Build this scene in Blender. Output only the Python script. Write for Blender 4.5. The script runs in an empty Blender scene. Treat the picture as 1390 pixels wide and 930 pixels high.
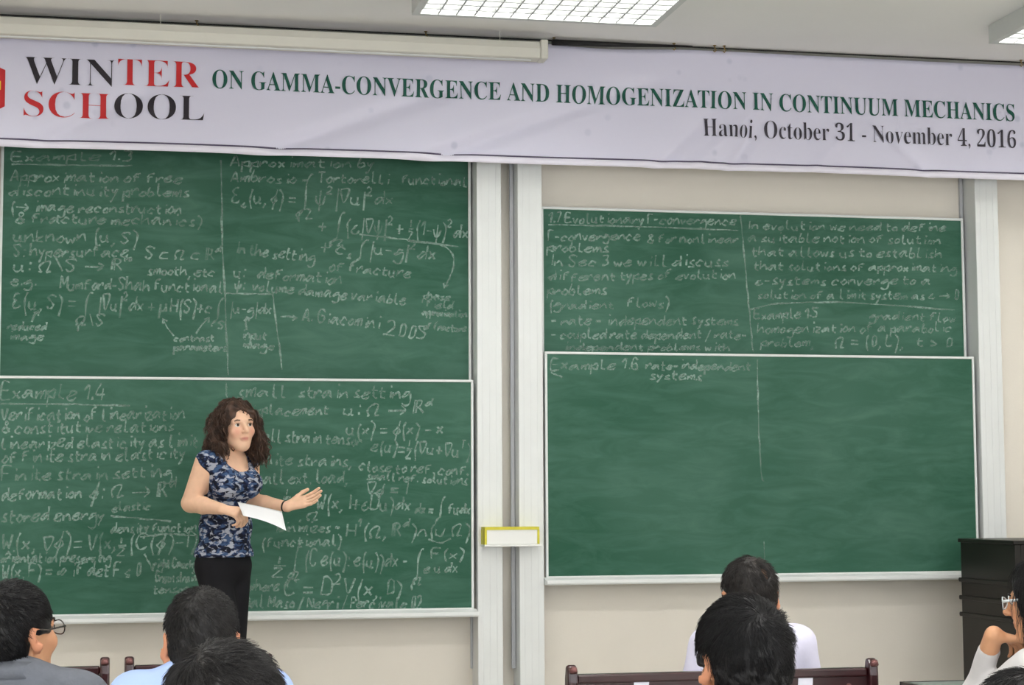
import bpy, math, random
import numpy as np
from mathutils import Vector, Matrix, Euler

# ------------------------------------------------------------------ camera, world, light, exposure
SC = bpy.context.scene
COL = SC.collection
YAW, PIT, ROL, FPX = math.radians(12.013), math.radians(4.880), math.radians(-.280), 2544.8
CAM = np.array([0.0, -9.6, 1.5])

def cam_axes():
    cy, sy, cp, sp = math.cos(YAW), math.sin(YAW), math.cos(PIT), math.sin(PIT)
    f = np.array([sy*cp, cy*cp, sp]); r = np.array([cy, -sy, 0.0]); u = np.cross(r, f)
    cr, sr = math.cos(ROL), math.sin(ROL)
    return r*cr+u*sr, -r*sr+u*cr, f
CR, CU, CF = cam_axes()
cam = bpy.data.cameras.new('camera'); cam_o = bpy.data.objects.new('camera', cam); COL.objects.link(cam_o)
cam.sensor_width = 36.0; cam.lens = 36.0*FPX/1390.0; cam.clip_end = 60
cam_o.matrix_world = Matrix(((CR[0], CU[0], -CF[0], CAM[0]), (CR[1], CU[1], -CF[1], CAM[1]), (CR[2], CU[2], -CF[2], CAM[2]), (0, 0, 0, 1)))
SC.camera = cam_o

world = bpy.data.worlds.new('world'); SC.world = world; world.use_nodes = True
world.node_tree.nodes['Background'].inputs[0].default_value = (.80, .84, .88, 1)
world.node_tree.nodes['Background'].inputs[1].default_value = .25
SC.view_settings.view_transform = 'Standard'; SC.view_settings.look = 'None'
SC.view_settings.gamma = 1; SC.view_settings.use_curve_mapping = False
SC.view_settings.exposure = 0.88
LAMP = 10.6                       # strength of the fluorescent panels in the ceiling fixtures

FILL = 1.75                         # strength of the daylight given off by added, unseen side and rear fill windows

def at(px, py, Y):                # a point of the room plane y = Y that lies under a photo pixel
    d = CF + CR*(px-695)/FPX - CU*(py-465)/FPX
    return CAM + d*((Y-CAM[1])/d[1])
def atd(px, py, D):               # ... at distance D along the view axis
    return CAM + (CF + CR*(px-695)/FPX - CU*(py-465)/FPX)*D

rng = np.random.default_rng(7); random.seed(7)

# ------------------------------------------------------------------ materials
def mat(name, col, rough=.6, spec=.5, metal=0.0, var=0.0, vscale=8.0, bump=0.0, bscale=60.0, coat=0.0, emit=None, estr=0.0, alpha=1.0):
    m = bpy.data.materials.new(name); m.use_nodes = True
    nt = m.node_tree; b = nt.nodes['Principled BSDF']
    b.inputs['Base Color'].default_value = (*col, 1); b.inputs['Roughness'].default_value = rough
    b.inputs['Specular IOR Level'].default_value = spec; b.inputs['Metallic'].default_value = metal
    b.inputs['Coat Weight'].default_value = coat; b.inputs['Alpha'].default_value = alpha
    if emit: b.inputs['Emission Color'].default_value = (*emit, 1); b.inputs['Emission Strength'].default_value = estr
    tc = nt.nodes.new('ShaderNodeTexCoord')
    if var > 0:
        n = nt.nodes.new('ShaderNodeTexNoise'); n.inputs['Scale'].default_value = vscale; n.inputs['Detail'].default_value = 5
        nt.links.new(tc.outputs['Object'], n.inputs['Vector'])
        r = nt.nodes.new('ShaderNodeValToRGB')
        r.color_ramp.elements[0].position = .3; r.color_ramp.elements[1].position = .7
        r.color_ramp.elements[0].color = (*[max(0, c*(1-var)) for c in col], 1)
        r.color_ramp.elements[1].color = (*[min(1, c*(1+var)) for c in col], 1)
        nt.links.new(n.outputs['Fac'], r.inputs['Fac']); nt.links.new(r.outputs['Color'], b.inputs['Base Color'])
    if bump > 0:
        n2 = nt.nodes.new('ShaderNodeTexNoise'); n2.inputs['Scale'].default_value = bscale; n2.inputs['Detail'].default_value = 3
        nt.links.new(tc.outputs['Object'], n2.inputs['Vector'])
        bp = nt.nodes.new('ShaderNodeBump'); bp.inputs['Strength'].default_value = bump; bp.inputs['Distance'].default_value = .01
        nt.links.new(n2.outputs['Fac'], bp.inputs['Height']); nt.links.new(bp.outputs['Normal'], b.inputs['Normal'])
    return m
def lin(r, g, b): return tuple((c/255/12.92 if c/255 < .04045 else ((c/255+.055)/1.055)**2.4) for c in (r, g, b))

M = {}
M['wall'] = mat('wall_paint', lin(236, 230, 219), .7, .3, var=.03, vscale=1.5, bump=.05, bscale=90)
M['ceiling'] = mat('ceiling_paint', lin(240, 239, 237), .85, .2, var=.02, vscale=1.2)
M['floor'] = mat('floor_tile', lin(214, 212, 208), .35, .5, var=.08, vscale=3)
M['platform'] = mat('platform_wood', lin(188, 182, 172), .4, .5, var=.05, vscale=5)
M['alu'] = mat('white_aluminium', lin(226, 229, 228), .42, .5, var=.02, vscale=6)
M['alu_grey'] = mat('grey_aluminium', lin(170, 171, 176), .35, .5, metal=.3, var=.05, vscale=9)
M['rail'] = mat('rail_grey', lin(190, 192, 196), .4, .5, var=.04, vscale=4)
M['pvc'] = mat('white_plastic', lin(235, 236, 232), .4, .5, var=.01)
M['yellow'] = mat('yellow_tape', lin(214, 205, 60), .5, .4, var=.08, vscale=30)
M['housing'] = mat('screen_casing', lin(218, 216, 206), .5, .4, var=.02)
M['black'] = mat('black_plastic_and_shade', lin(22, 20, 22), .5, .4, var=.2)
M['brass'] = mat('brass', lin(150, 125, 70), .4, .5, metal=.8, var=.1)
M['fixture'] = mat('fixture_white', lin(205, 208, 205), .4, .5, var=.02)
M['louvre'] = mat('louvre_grey', lin(140, 142, 140), .3, .6, var=.02)
M['tube'] = mat('fluorescent_panel', (.9, .95, 1), .5, emit=(1.0, .985, .95), estr=LAMP, var=.01)
M['maroon'] = mat('dark_maroon_wood', lin(46, 10, 14), .28, .5, var=.2, vscale=14, coat=.25)
M['sticker'] = mat('white_sticker', lin(228, 228, 240), .6, var=.02)
M['bolt'] = mat('dull_bolt', lin(120, 80, 78), .35, .5, metal=.5, var=.1)
M['lectern'] = mat('dark_brown_wood', lin(30, 27, 23), .4, .25, var=.12, vscale=7)
M['desk'] = mat('desk_laminate', lin(150, 165, 158), .2, .6, var=.05)
M['desk_dark'] = mat('desk_edge', lin(60, 52, 50), .4, .5, var=.1)
M['paper'] = mat('paper', lin(250, 250, 252), .6, .3, var=.01)
M['frame_dark'] = mat('glasses_metal', lin(70, 66, 62), .25, .6, metal=.7, var=.1)
M['frame_glare'] = mat('glasses_glare', lin(225, 232, 236), .3, .6, var=.02)  # white stands for glare on the lenses and frame
M['sclera'] = mat('eye_white', lin(235, 230, 225), .2, var=.02)
M['iris'] = mat('iris', lin(58, 48, 40), .2, var=.2, vscale=300)
M['hair_black'] = mat('black_hair', lin(16, 15, 17), .5, .35, var=.3, vscale=40)
M['hair_dark'] = mat('dark_short_hair', lin(27, 25, 25), .5, .4, var=.35, vscale=25)
M['hair_grey'] = mat('greying_hair', lin(34, 30, 28), .55, .4, var=.4, vscale=30)
M['hair_brown'] = mat('brown_curly_hair', lin(74, 54, 43), .5, .4, var=.6, vscale=34)
M['brow'] = mat('eyebrow', lin(96, 70, 55), .7, var=.2)
M['shirt_blue'] = mat('light_blue_shirt', lin(168, 190, 236), .8, .2, var=.03, vscale=12, bump=.15, bscale=30)
M['shirt_white'] = mat('pale_lilac_shirt', lin(222, 220, 240), .8, .2, var=.04, vscale=20, bump=.15, bscale=30)
M['jacket'] = mat('grey_jacket', lin(112, 116, 124), .85, .2, var=.08, vscale=30, bump=.2, bscale=60)
M['shirt_dark'] = mat('dark_shirt', lin(45, 48, 58), .85, .2, var=.1, vscale=20, bump=.1)
M['sleeve_white'] = mat('white_sweater', lin(216, 214, 214), .8, .2, var=.03, vscale=20, bump=.2, bscale=50)
M['vest'] = mat('black_vest', lin(28, 31, 38), .8, .2, var=.15, vscale=20)
M['trousers'] = mat('black_trousers', lin(24, 24, 28), .8, .2, var=.15, vscale=15)
M['shoe'] = mat('black_shoe', lin(28, 26, 26), .35, .5, var=.1)

def skin_mat(name, col, lip, cheek):
    m = mat(name, col, .5, .35, var=.05, vscale=25)
    nt = m.node_tree; b = nt.nodes['Principled BSDF']; b.inputs['Subsurface Weight'].default_value = .08
    b.inputs['Subsurface Radius'].default_value = (.01, .004, .002)
    at_ = nt.nodes.new('ShaderNodeAttribute'); at_.attribute_name = 'tint'
    sep = nt.nodes.new('ShaderNodeSeparateColor'); nt.links.new(at_.outputs['Color'], sep.inputs[0])
    src = b.inputs['Base Color'].links[0].from_socket
    for ch, c in ((0, lip), (1, cheek)):
        mx = nt.nodes.new('ShaderNodeMix'); mx.data_type = 'RGBA'
        mx.inputs[7].default_value = (*c, 1)
        nt.links.new(sep.outputs[ch], mx.inputs[0]); nt.links.new(src, mx.inputs[6]); src = mx.outputs[2]
    nt.links.new(src, b.inputs['Base Color'])
    return m
M['skin_pale'] = skin_mat('pale_skin', lin(232, 190, 160), lin(190, 105, 100), lin(222, 140, 125))
M['skin_tan'] = skin_mat('tan_skin', lin(214, 160, 122), lin(170, 95, 85), lin(205, 130, 100))

def board_mat():
    m = mat('green_chalkboard', lin(62, 110, 92), .5, .2)
    nt = m.node_tree; b = nt.nodes['Principled BSDF']; L = nt.links.new
    tc = nt.nodes.new('ShaderNodeTexCoord')
    mp = nt.nodes.new('ShaderNodeMapping'); mp.inputs['Scale'].default_value = (1.0, 1, 4.0); mp.inputs['Rotation'].default_value = (0, .25, 0)
    L(tc.outputs['Object'], mp.inputs['Vector'])
    n = nt.nodes.new('ShaderNodeTexNoise'); n.inputs['Scale'].default_value = 3.2; n.inputs['Detail'].default_value = 8; n.inputs['Roughness'].default_value = .65; n.inputs['Distortion'].default_value = .8
    L(mp.outputs[0], n.inputs['Vector'])
    n2 = nt.nodes.new('ShaderNodeTexNoise'); n2.inputs['Scale'].default_value = 1.1; n2.inputs['Detail'].default_value = 2
    L(tc.outputs['Object'], n2.inputs['Vector'])
    r = nt.nodes.new('ShaderNodeValToRGB'); r.color_ramp.elements[0].position = .42; r.color_ramp.elements[0].color = (0, 0, 0, 1)
    r.color_ramp.elements[1].position = .85; r.color_ramp.elements[1].color = (.22, .22, .22, 1); L(n.outputs['Fac'], r.inputs['Fac'])
    r2 = nt.nodes.new('ShaderNodeValToRGB'); r2.color_ramp.elements[0].position = .3; r2.color_ramp.elements[0].color = (.04, .04, .04, 1)
    r2.color_ramp.elements[1].position = .75; r2.color_ramp.elements[1].color = (.27, .27, .27, 1); L(n2.outputs['Fac'], r2.inputs['Fac'])
    ad = nt.nodes.new('ShaderNodeMath'); ad.operation = 'ADD'; L(r.outputs['Color'], ad.inputs[0]); L(r2.outputs['Color'], ad.inputs[1])
    mx = nt.nodes.new('ShaderNodeMix'); mx.data_type = 'RGBA'
    mx.inputs[6].default_value = (*lin(24, 79, 57), 1); mx.inputs[7].default_value = (*lin(118, 156, 142), 1)
    L(ad.outputs[0], mx.inputs[0]); L(mx.outputs[2], b.inputs['Base Color'])
    return m
M['board'] = board_mat()

def chalk_mat():
    m = mat('chalk', lin(168, 196, 184), .9, .1)
    nt = m.node_tree; b = nt.nodes['Principled BSDF']; L = nt.links.new
    tc = nt.nodes.new('ShaderNodeTexCoord')
    n = nt.nodes.new('ShaderNodeTexNoise'); n.inputs['Scale'].default_value = 70; n.inputs['Detail'].default_value = 3
    L(tc.outputs['Object'], n.inputs['Vector'])
    n2 = nt.nodes.new('ShaderNodeTexNoise'); n2.inputs['Scale'].default_value = 9
    L(tc.outputs['Object'], n2.inputs['Vector'])
    mu = nt.nodes.new('ShaderNodeMath'); mu.operation = 'MULTIPLY'; L(n.outputs['Fac'], mu.inputs[0]); L(n2.outputs['Fac'], mu.inputs[1])
    mr = nt.nodes.new('ShaderNodeMapRange'); mr.inputs[1].default_value = .12; mr.inputs[2].default_value = .38; mr.inputs[3].default_value = .12; mr.inputs[4].default_value = .66
    L(mu.outputs[0], mr.inputs[0]); L(mr.outputs[0], b.inputs['Alpha'])
    return m
M['chalk'] = chalk_mat()

def blouse_mat():
    m = mat('mottled_blouse', (.1, .1, .2), .8, .2)
    nt = m.node_tree; b = nt.nodes['Principled BSDF']; L = nt.links.new
    tc = nt.nodes.new('ShaderNodeTexCoord')
    mp = nt.nodes.new('ShaderNodeMapping'); mp.inputs['Scale'].default_value = (1, 1, 1.5); L(tc.outputs['Object'], mp.inputs['Vector'])
    n = nt.nodes.new('ShaderNodeTexNoise'); n.inputs['Scale'].default_value = 27; n.inputs['Detail'].default_value = 1.6; n.inputs['Distortion'].default_value = .7
    L(mp.outputs[0], n.inputs['Vector'])
    r = nt.nodes.new('ShaderNodeValToRGB'); e = r.color_ramp.elements
    e[0].position = .40; e[0].color = (*lin(18, 22, 36), 1); e[1].position = .60; e[1].color = (*lin(62, 86, 120), 1)
    k = e.new(.50); k.color = (*lin(32, 44, 76), 1)
    L(n.outputs['Fac'], r.inputs['Fac'])
    mp2 = nt.nodes.new('ShaderNodeMapping'); mp2.inputs['Scale'].default_value = (1, 1, 1.8); mp2.inputs['Rotation'].default_value = (.3, .6, .2); mp2.inputs['Location'].default_value = (3, 5, 1); L(tc.outputs['Object'], mp2.inputs['Vector'])
    n2 = nt.nodes.new('ShaderNodeTexNoise'); n2.inputs['Scale'].default_value = 34; n2.inputs['Detail'].default_value = 2; n2.inputs['Distortion'].default_value = .6; L(mp2.outputs[0], n2.inputs['Vector'])
    q = nt.nodes.new('ShaderNodeMapRange'); q.inputs[1].default_value = .53; q.inputs[2].default_value = .60; q.inputs[3].default_value = 0; q.inputs[4].default_value = .9; L(n2.outputs['Fac'], q.inputs[0])
    mx = nt.nodes.new('ShaderNodeMix'); mx.data_type = 'RGBA'; mx.inputs[7].default_value = (*lin(172, 176, 188), 1)
    L(q.outputs[0], mx.inputs[0]); L(r.outputs['Color'], mx.inputs[6]); L(mx.outputs[2], b.inputs['Base Color'])
    return m
M['blouse'] = blouse_mat()

def banner_mat():
    m = mat('banner_vinyl', lin(214, 211, 226), .32, .5)
    nt = m.node_tree; b = nt.nodes['Principled BSDF']; L = nt.links.new
    tc = nt.nodes.new('ShaderNodeTexCoord')
    mp = nt.nodes.new('ShaderNodeMapping'); mp.inputs['Scale'].default_value = (1, .001, 1); L(tc.outputs['Object'], mp.inputs['Vector'])
    v = nt.nodes.new('ShaderNodeTexVoronoi'); v.inputs['Scale'].default_value = 8.5; L(mp.outputs[0], v.inputs['Vector'])
    r = nt.nodes.new('ShaderNodeMapRange'); r.inputs[1].default_value = .10; r.inputs[2].default_value = .20; r.inputs[3].default_value = 1; r.inputs[4].default_value = 0
    L(v.outputs['Distance'], r.inputs[0])
    n = nt.nodes.new('ShaderNodeTexNoise'); n.inputs['Scale'].default_value = 2.2; L(mp.outputs[0], n.inputs['Vector'])
    r2 = nt.nodes.new('ShaderNodeMapRange'); r2.inputs[1].default_value = .46; r2.inputs[2].default_value = .58; r2.inputs[3].default_value = 0; r2.inputs[4].default_value = .5
    L(n.outputs['Fac'], r2.inputs[0])
    mu = nt.nodes.new('ShaderNodeMath'); mu.operation = 'MULTIPLY'; L(r.outputs[0], mu.inputs[0]); L(r2.outputs[0], mu.inputs[1])
    mx = nt.nodes.new('ShaderNodeMix'); mx.data_type = 'RGBA'
    mx.inputs[6].default_value = (*lin(217, 215, 234), 1); mx.inputs[7].default_value = (*lin(176, 180, 204), 1)
    L(mu.outputs[0], mx.inputs[0]); L(mx.outputs[2], b.inputs['Base Color'])
    return m
M['banner'] = banner_mat()
M['ink_black'] = mat('ink_black', lin(40, 34, 42), .5, .3, var=.05)
M['ink_red'] = mat('ink_red', lin(196, 40, 44), .5, .3, var=.05)
M['ink_green'] = mat('ink_green', lin(22, 84, 70), .5, .3, var=.05)
M['ink_grey'] = mat('ink_grey', lin(62, 58, 68), .5, .3, var=.05)
M['ink_yellow'] = mat('ink_yellow', lin(232, 220, 60), .5, .3, var=.05)
M['ink_line'] = mat('ink_line', lin(84, 76, 100), .5, .3, var=.05)
M['hem'] = mat('banner_hem', lin(236, 232, 246), .4, .5, var=.01)

# ------------------------------------------------------------------ object helpers
def link(name, me, m=None, parent=None, smooth=False):
    o = bpy.data.objects.new(name, me); COL.objects.link(o)
    if m is not None: me.materials.append(M[m] if isinstance(m, str) else m)
    if parent is not None: o.parent = parent; o.matrix_parent_inverse = Matrix.Translation(-Vector(parent.location)) if parent.rotation_euler.z == 0 else parent.matrix_basis.inverted()
    if smooth: me.polygons.foreach_set('use_smooth', np.ones(len(me.polygons), bool))
    return o
def tag(o, label, cat, group=None, kind=None):
    if label: o['label'] = label
    if cat: o['category'] = cat
    if group: o['group'] = group
    if kind: o['kind'] = kind
    return o
def empty(name, loc, label, cat, group=None):
    o = bpy.data.objects.new(name, None); COL.objects.link(o); o.location = loc
    return tag(o, label, cat, group)
class MB:
    def __init__(s): s.v = []; s.f = []
    def add(s, vs, fs):
        n = len(s.v); s.v += [tuple(map(float, p)) for p in vs]; s.f += [tuple(i+n for i in f) for f in fs]; return s
    def box(s, lo, hi, mtx=None):
        (a, b, c), (d, e, f) = lo, hi
        vs = [(a, b, c), (d, b, c), (d, e, c), (a, e, c), (a, b, f), (d, b, f), (d, e, f), (a, e, f)]
        if mtx is not None: vs = [tuple(mtx @ Vector(p)) for p in vs]
        return s.add(vs, [(0, 3, 2, 1), (4, 5, 6, 7), (0, 1, 5, 4), (1, 2, 6, 5), (2, 3, 7, 6), (3, 0, 4, 7)])
    def prism(s, poly, axis, a, b):        # poly of 2-d points extruded along axis 'x'/'y'/'z'
        def P(u, v, w): return {'x': (w, u, v), 'y': (u, w, v), 'z': (u, v, w)}[axis]
        n = len(poly)
        vs = [P(u, v, a) for u, v in poly]+[P(u, v, b) for u, v in poly]
        return s.add(vs, [tuple(range(n))[::-1], tuple(range(n, 2*n))]+[(i, (i+1) % n, n+(i+1) % n, n+i) for i in range(n)])
    def tube(s, pts, r, n=8, cap=True):
        pts = [Vector(p) for p in pts]; rs = r if hasattr(r, '__len__') else [r]*len(pts); vs = []; fs = []
        for i, p in enumerate(pts):
            t = (pts[min(i+1, len(pts)-1)]-pts[max(i-1, 0)]).normalized()
            a = t.orthogonal().normalized() if i == 0 else (a-t*a.dot(t)).normalized()
            b = t.cross(a)
            for k in range(n):
                w = 2*math.pi*k/n; vs.append(p+(a*math.cos(w)+b*math.sin(w))*rs[i])
        for i in range(len(pts)-1):
            for k in range(n): fs.append((i*n+k, i*n+(k+1) % n, (i+1)*n+(k+1) % n, (i+1)*n+k))
        if cap: fs += [tuple(range(n))[::-1], tuple(range((len(pts)-1)*n, len(pts)*n))]
        return s.add(vs, fs)
    def build(s, name, m, parent=None, bevel=0, smooth=False, label=None):
        me = bpy.data.meshes.new(name); me.from_pydata(s.v, [], s.f); me.update()
        o = link(name, me, m, parent, smooth)
        if bevel:
            b = o.modifiers.new('b', 'BEVEL'); b.width = bevel; b.segments = 2; b.limit_method = 'ANGLE'
        if label: o['label'] = label
        return o
def struct(name, mb, m):
    o = mb.build(name, m); o['kind'] = 'structure'; return o

# ------------------------------------------------------------------ room shell
XL, XR, YB, ZC, PZ = -3.2, 7.4, -13.0, 3.895, .35
struct('floor', MB().box((XL, YB, -.1), (XR, .2, 0)), 'floor')
struct('wall_front', MB().box((XL, 0, 0), (XR, .2, ZC)), 'wall')
struct('wall_left', MB().box((XL-.2, YB, 0), (XL, .2, ZC)), 'wall')
struct('wall_right', MB().box((XR, YB, 0), (XR+.2, .2, ZC)), 'wall')
struct('wall_back', MB().box((XL, YB-.2, 0), (XR, YB, ZC)), 'wall')
struct('ceiling', MB().box((XL-.2, YB-.2, ZC), (XR+.2, .2, ZC+.15)), 'ceiling')
pl = MB().box((XL, -1.75, 0), (XR, 0, PZ)).build('platform', 'platform', bevel=.01); pl['kind'] = 'structure'
M['fill_glow'] = mat('fill_glow_glass', (.8, .85, .9), .3, emit=(.93, .96, 1.0), estr=FILL)  # glowing panes added out of view to brighten the ceiling and front wall
def fill_window(n, lo, hi, axis):
    lo = np.array(lo, float); hi = np.array(hi, float); r = bpy.data.objects.new('fill_window_%d' % n, None); COL.objects.link(r); r.location = (lo+hi)/2; r['kind'] = 'structure'
    k = 0 if axis == 'y' else 1; q = 3
    for i in range(q):
        a, b = lo.copy(), hi.copy(); a[k] = lo[k]+(hi[k]-lo[k])*i/q+.04; b[k] = lo[k]+(hi[k]-lo[k])*(i+1)/q-.04; a[2] += .04; b[2] -= .04
        MB().box(a, b).build('fill_pane', 'fill_glow', r)
        for e, f in ((lo[k]+(hi[k]-lo[k])*i/q, .04), (lo[k]+(hi[k]-lo[k])*(i+1)/q-.04, .04)):
            a, b = lo.copy(), hi.copy(); a[k] = e; b[k] = e+f; MB().box(a, b).build('fill_window_frame', 'alu', r)
    for z in (lo[2], hi[2]-.04): a, b = lo.copy(), hi.copy(); a[2] = z; b[2] = z+.04; MB().box(a, b).build('fill_window_frame', 'alu', r)
fill_window(1, (-2.6, YB+.001, 1.0), (2.0, YB+.05, 2.9), 'y'); fill_window(2, (2.4, YB+.001, 1.0), (7.0, YB+.05, 2.9), 'y')
fill_window(3, (XL+.001, -11.5, 1.0), (XL+.05, -7.6, 2.9), 'x'); fill_window(4, (XR-.05, -11.5, 1.0), (XR-.001, -7.6, 2.9), 'x')
struct('baseboard_front', MB().box((XL, -.015, PZ), (XR, 0, PZ+.1)), 'platform')

# ------------------------------------------------------------------ ceiling light fixtures
FX = {}
def fixture(xc, yc, louvre, label):
    W, H, D = 1.2, .6, .095; z1 = ZC; z0 = ZC-D
    r = empty('ceiling_light', (xc, yc, z1), label, 'ceiling light', 'louvred ceiling lights')
    x0, x1, y0, y1 = xc-W/2, xc+W/2, yc-H/2, yc+H/2; t = .035
    m = MB().box((x0, y0, z1-.012), (x1, y1, z1-.001))
    m.build('housing_back', 'fixture', r)
    for nm, lo, hi in (('a', (x0, y0, z0), (x0+t, y1, z1-.012)), ('b', (x1-t, y0, z0), (x1, y1, z1-.012)), ('c', (x0+t, y0, z0), (x1-t, y0+t, z1-.012)), ('d', (x0+t, y1-t, z0), (x1-t, y1, z1-.012))):
        MB().box(lo, hi).build('frame_side', 'fixture', r)
    MB().box((x0+t+.002, y0+t+.002, z1-.03), (x1-t-.002, y1-t-.002, z1-.014)).build('reflector', 'louvre', r)
    for k in range(3):
        yy = y0+t+(H-2*t)*(k+.5)/3
        MB().box((x0+t+.01, yy-.075, z0+.046), (x1-t-.01, yy+.075, z0+.050)).build('fluorescent_tube', 'tube', r)
    if louvre:
        n = 13
        for k in range(1, n):
            xx = x0+t+(W-2*t)*k/n
            MB().prism([(xx-.004, z0+.003), (xx+.004, z0+.003), (xx+.006, z0+.036), (xx-.006, z0+.036)], 'y', y0+t, y1-t).build('louvre_blade', 'louvre', r)
        for k in (1, 2, 3, 4, 5):
            yy = y0+t+(H-2*t)*k/6
            MB().prism([(yy-.005, z0+.001), (yy+.005, z0+.001), (yy+.010, z0+.038), (yy-.010, z0+.038)], 'x', x0+t, x1-t).build('louvre_rail', 'louvre', r)
    return r
for j, yc in enumerate((-1.29, -4.3, -7.3, -10.3)):  # rows behind the first are unseen extras that supply fill
    for i, xc in enumerate((-.95, 1.955, 4.905)):
        fixture(xc, yc, j == 0, 'surface mounted louvred fluorescent ceiling light, ' + (('front row, outside the frame', 'large one over the screen casing end', 'cut off at the upper right')[i] if j == 0 else 'in the unseen extra rows farther back that give fill'))

# ------------------------------------------------------------------ banner
BX0, BX1, BZ0, BZ1, BY = -2.2, 5.6, 3.237, 3.872, -.30
def bdy(x, z):                    # gentle creases of the hanging vinyl
    t = (BZ1-z)/(BZ1-BZ0)
    w = .008*np.sin(x*2.1+z*3) + .006*np.sin(x*5.3-z*7+1)*t
    for (cx, sl, wd, am) in ((1.55, 2.6, .10, .020), (2.75, 1.0, .050, .014), (2.95, 1.1, .045, -.010), (3.15, .7, .045, .012), (.7, 2.6, .10, .016), (4.3, -1.1, .05, .012), (-.4, 1.8, .08, .012), (3.6, .9, .04, -.010)):
        u = (x-cx)-sl*(z-BZ0)
        w = w + 1.5*am*np.exp(-(u/wd)**2)*np.clip((t-.15)*1.3, 0, 1)
    return BY + w
def banner_grid(x0, x1, z0, z1, nx, nz, off, thick=.0015, droop=None):
    xs = np.linspace(x0, x1, nx+1); zs = np.linspace(z0, z1, nz+1); X, Z = np.meshgrid(xs, zs, indexing='ij')
    if droop is not None: Z = Z + droop(X)*(Z-z0)/(z1-z0)
    V = [];
    for o in (off, off+thick):
        V.append(np.stack([X, bdy(X, Z)+o, Z], -1).reshape(-1, 3))
    n = (nx+1)*(nz+1); F = []
    for i in range(nx):
        for j in range(nz):
            a = i*(nz+1)+j; b = (i+1)*(nz+1)+j
            F.append((a, b, b+1, a+1)); F.append((n+a, n+a+1, n+b+1, n+b))
    for i in range(nx):
        a = i*(nz+1); b = (i+1)*(nz+1); F.append((a, n+a, n+b, b)); a += nz; b += nz; F.append((a, b, n+b, n+a))
    for j in range(nz):
        F.append((j, j+1, n+j+1, n+j)); a = nx*(nz+1)+j; F.append((a, n+a, n+a+1, a+1))
    return np.concatenate(V).tolist(), F
root = empty('banner', (1.7, BY, BZ0), 'long white and lilac vinyl banner with green and red lettering above the boards', 'banner')
m = MB(); m.add(*banner_grid(BX0, BX1, BZ0+.0, BZ1, 900, 24, 0, droop=lambda X: -.018*np.exp(-((X-2.5)/.3)**2)))
m.build('banner_sheet', 'banner', root, smooth=True)
m = MB(); m.add(*banner_grid(BX0, BX1, BZ0-.001, BZ0+.033, 900, 2, -.003)); m.build('hem', 'hem', root, smooth=True, label='glossy white bottom hem')
m = MB(); m.add(*banner_grid(BX0, BX1, BZ0+.033, BZ0+.041, 900, 1, -.002)); m.build('border_line', 'ink_line', root, smooth=True)

def bold(s):
    o = ''
    for ch in s:
        if 'A' <= ch <= 'Z': o += chr(0x1D400+ord(ch)-65)
        elif 'a' <= ch <= 'z': o += chr(0x1D41A+ord(ch)-97)
        elif '0' <= ch <= '9': o += chr(0x1D7CE+ord(ch)-48)
        else: o += ch
    return o
def banner_text(s, x0, x1, z, cap, m, off):
    """letters laid on the banner sheet: from x0 to x1, baseline z, capital height cap"""
    c = bpy.data.curves.new('text', 'FONT'); c.body = bold(s); c.offset = off; c.resolution_u = 4
    o = bpy.data.objects.new('text', c); COL.objects.link(o)
    bpy.context.view_layer.update()
    me = bpy.data.meshes.new_from_object(o.evaluated_get(bpy.context.evaluated_depsgraph_get()))
    bpy.data.objects.remove(o)
    n = len(me.vertices); co = np.empty(n*3, np.float32); me.vertices.foreach_get('co', co); co = co.reshape(-1, 3)
    X = x0+(co[:, 0]-co[:, 0].min())/(co[:, 0].max()-co[:, 0].min())*(x1-x0)
    Z = z+co[:, 1]*cap/.70
    out = np.stack([X, bdy(X, Z)-.0055, Z], -1).astype(np.float32)
    me.vertices.foreach_set('co', out.ravel()); me.update()
    me.materials.clear()
    return link('lettering', me, m, root)
def ban(px, py): p = at(px, py, BY); return p[0], p[2]
def btext(s, pa, pb, cap, m, off, zoff=0):
    xa, za = ban(*pa); xb, zb = ban(*pb)
    return banner_text(s, xa, xb, (za+zb)/2+zoff, cap, m, off)
btext('WIN', (33, 114.5), (157, 117.8), .138, 'ink_black', -.015)
btext('TER', (160, 116), (272, 120.5), .138, 'ink_red', -.015)
btext('SCH', (32, 158.5), (149, 161), .130, 'ink_red', -.015)
btext('OOL', (155, 161), (277, 164.5), .130, 'ink_black', -.015)
btext('ON GAMMA-CONVERGENCE AND HOMOGENIZATION IN CONTINUUM MECHANICS', (288, 120), (1378, 164.5), .096, 'ink_green', -.004)
btext('Hanoi, October 31 - November 4, 2016', (954, 186), (1380, 200), .098, 'ink_grey', -.011)
# shield emblem, cut by the left edge of the photograph
sx, sz = ban(7.5, 90); _, sb = ban(7.5, 150)
def flat(pts, m, off, name, label=None):
    q = MB(); vs = [(x, float(bdy(x, z))-off, z) for x, z in pts]+[(x, float(bdy(x, z))-off+.0015, z) for x, z in pts]; n = len(pts)
    q.add(vs, [tuple(range(n))[::-1], tuple(range(n, 2*n))]+[(i, (i+1) % n, n+(i+1) % n, n+i) for i in range(n)])
    return q.build(name, m, root, label=label)
flat([(sx, sz-.02), (sx-.12, sz+.03), (sx-.24, sz-.02), (sx-.24, sb+.02), (sx-.12, sb-.05), (sx, sb+.02)], 'ink_red', .0030, 'emblem', 'red shield with a yellow middle')
flat([(sx-.02, sz-.075), (sx-.22, sz-.075), (sx-.22, sb+.10), (sx-.02, sb+.10)], 'ink_yellow', .0045, 'emblem_panel', 'yellow block in the shield')
flat([(sx-.045, sz-.10), (sx-.195, sz-.10), (sx-.195, sb+.125), (sx-.045, sb+.125)], 'ink_red', .0060, 'emblem_panel')

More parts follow.
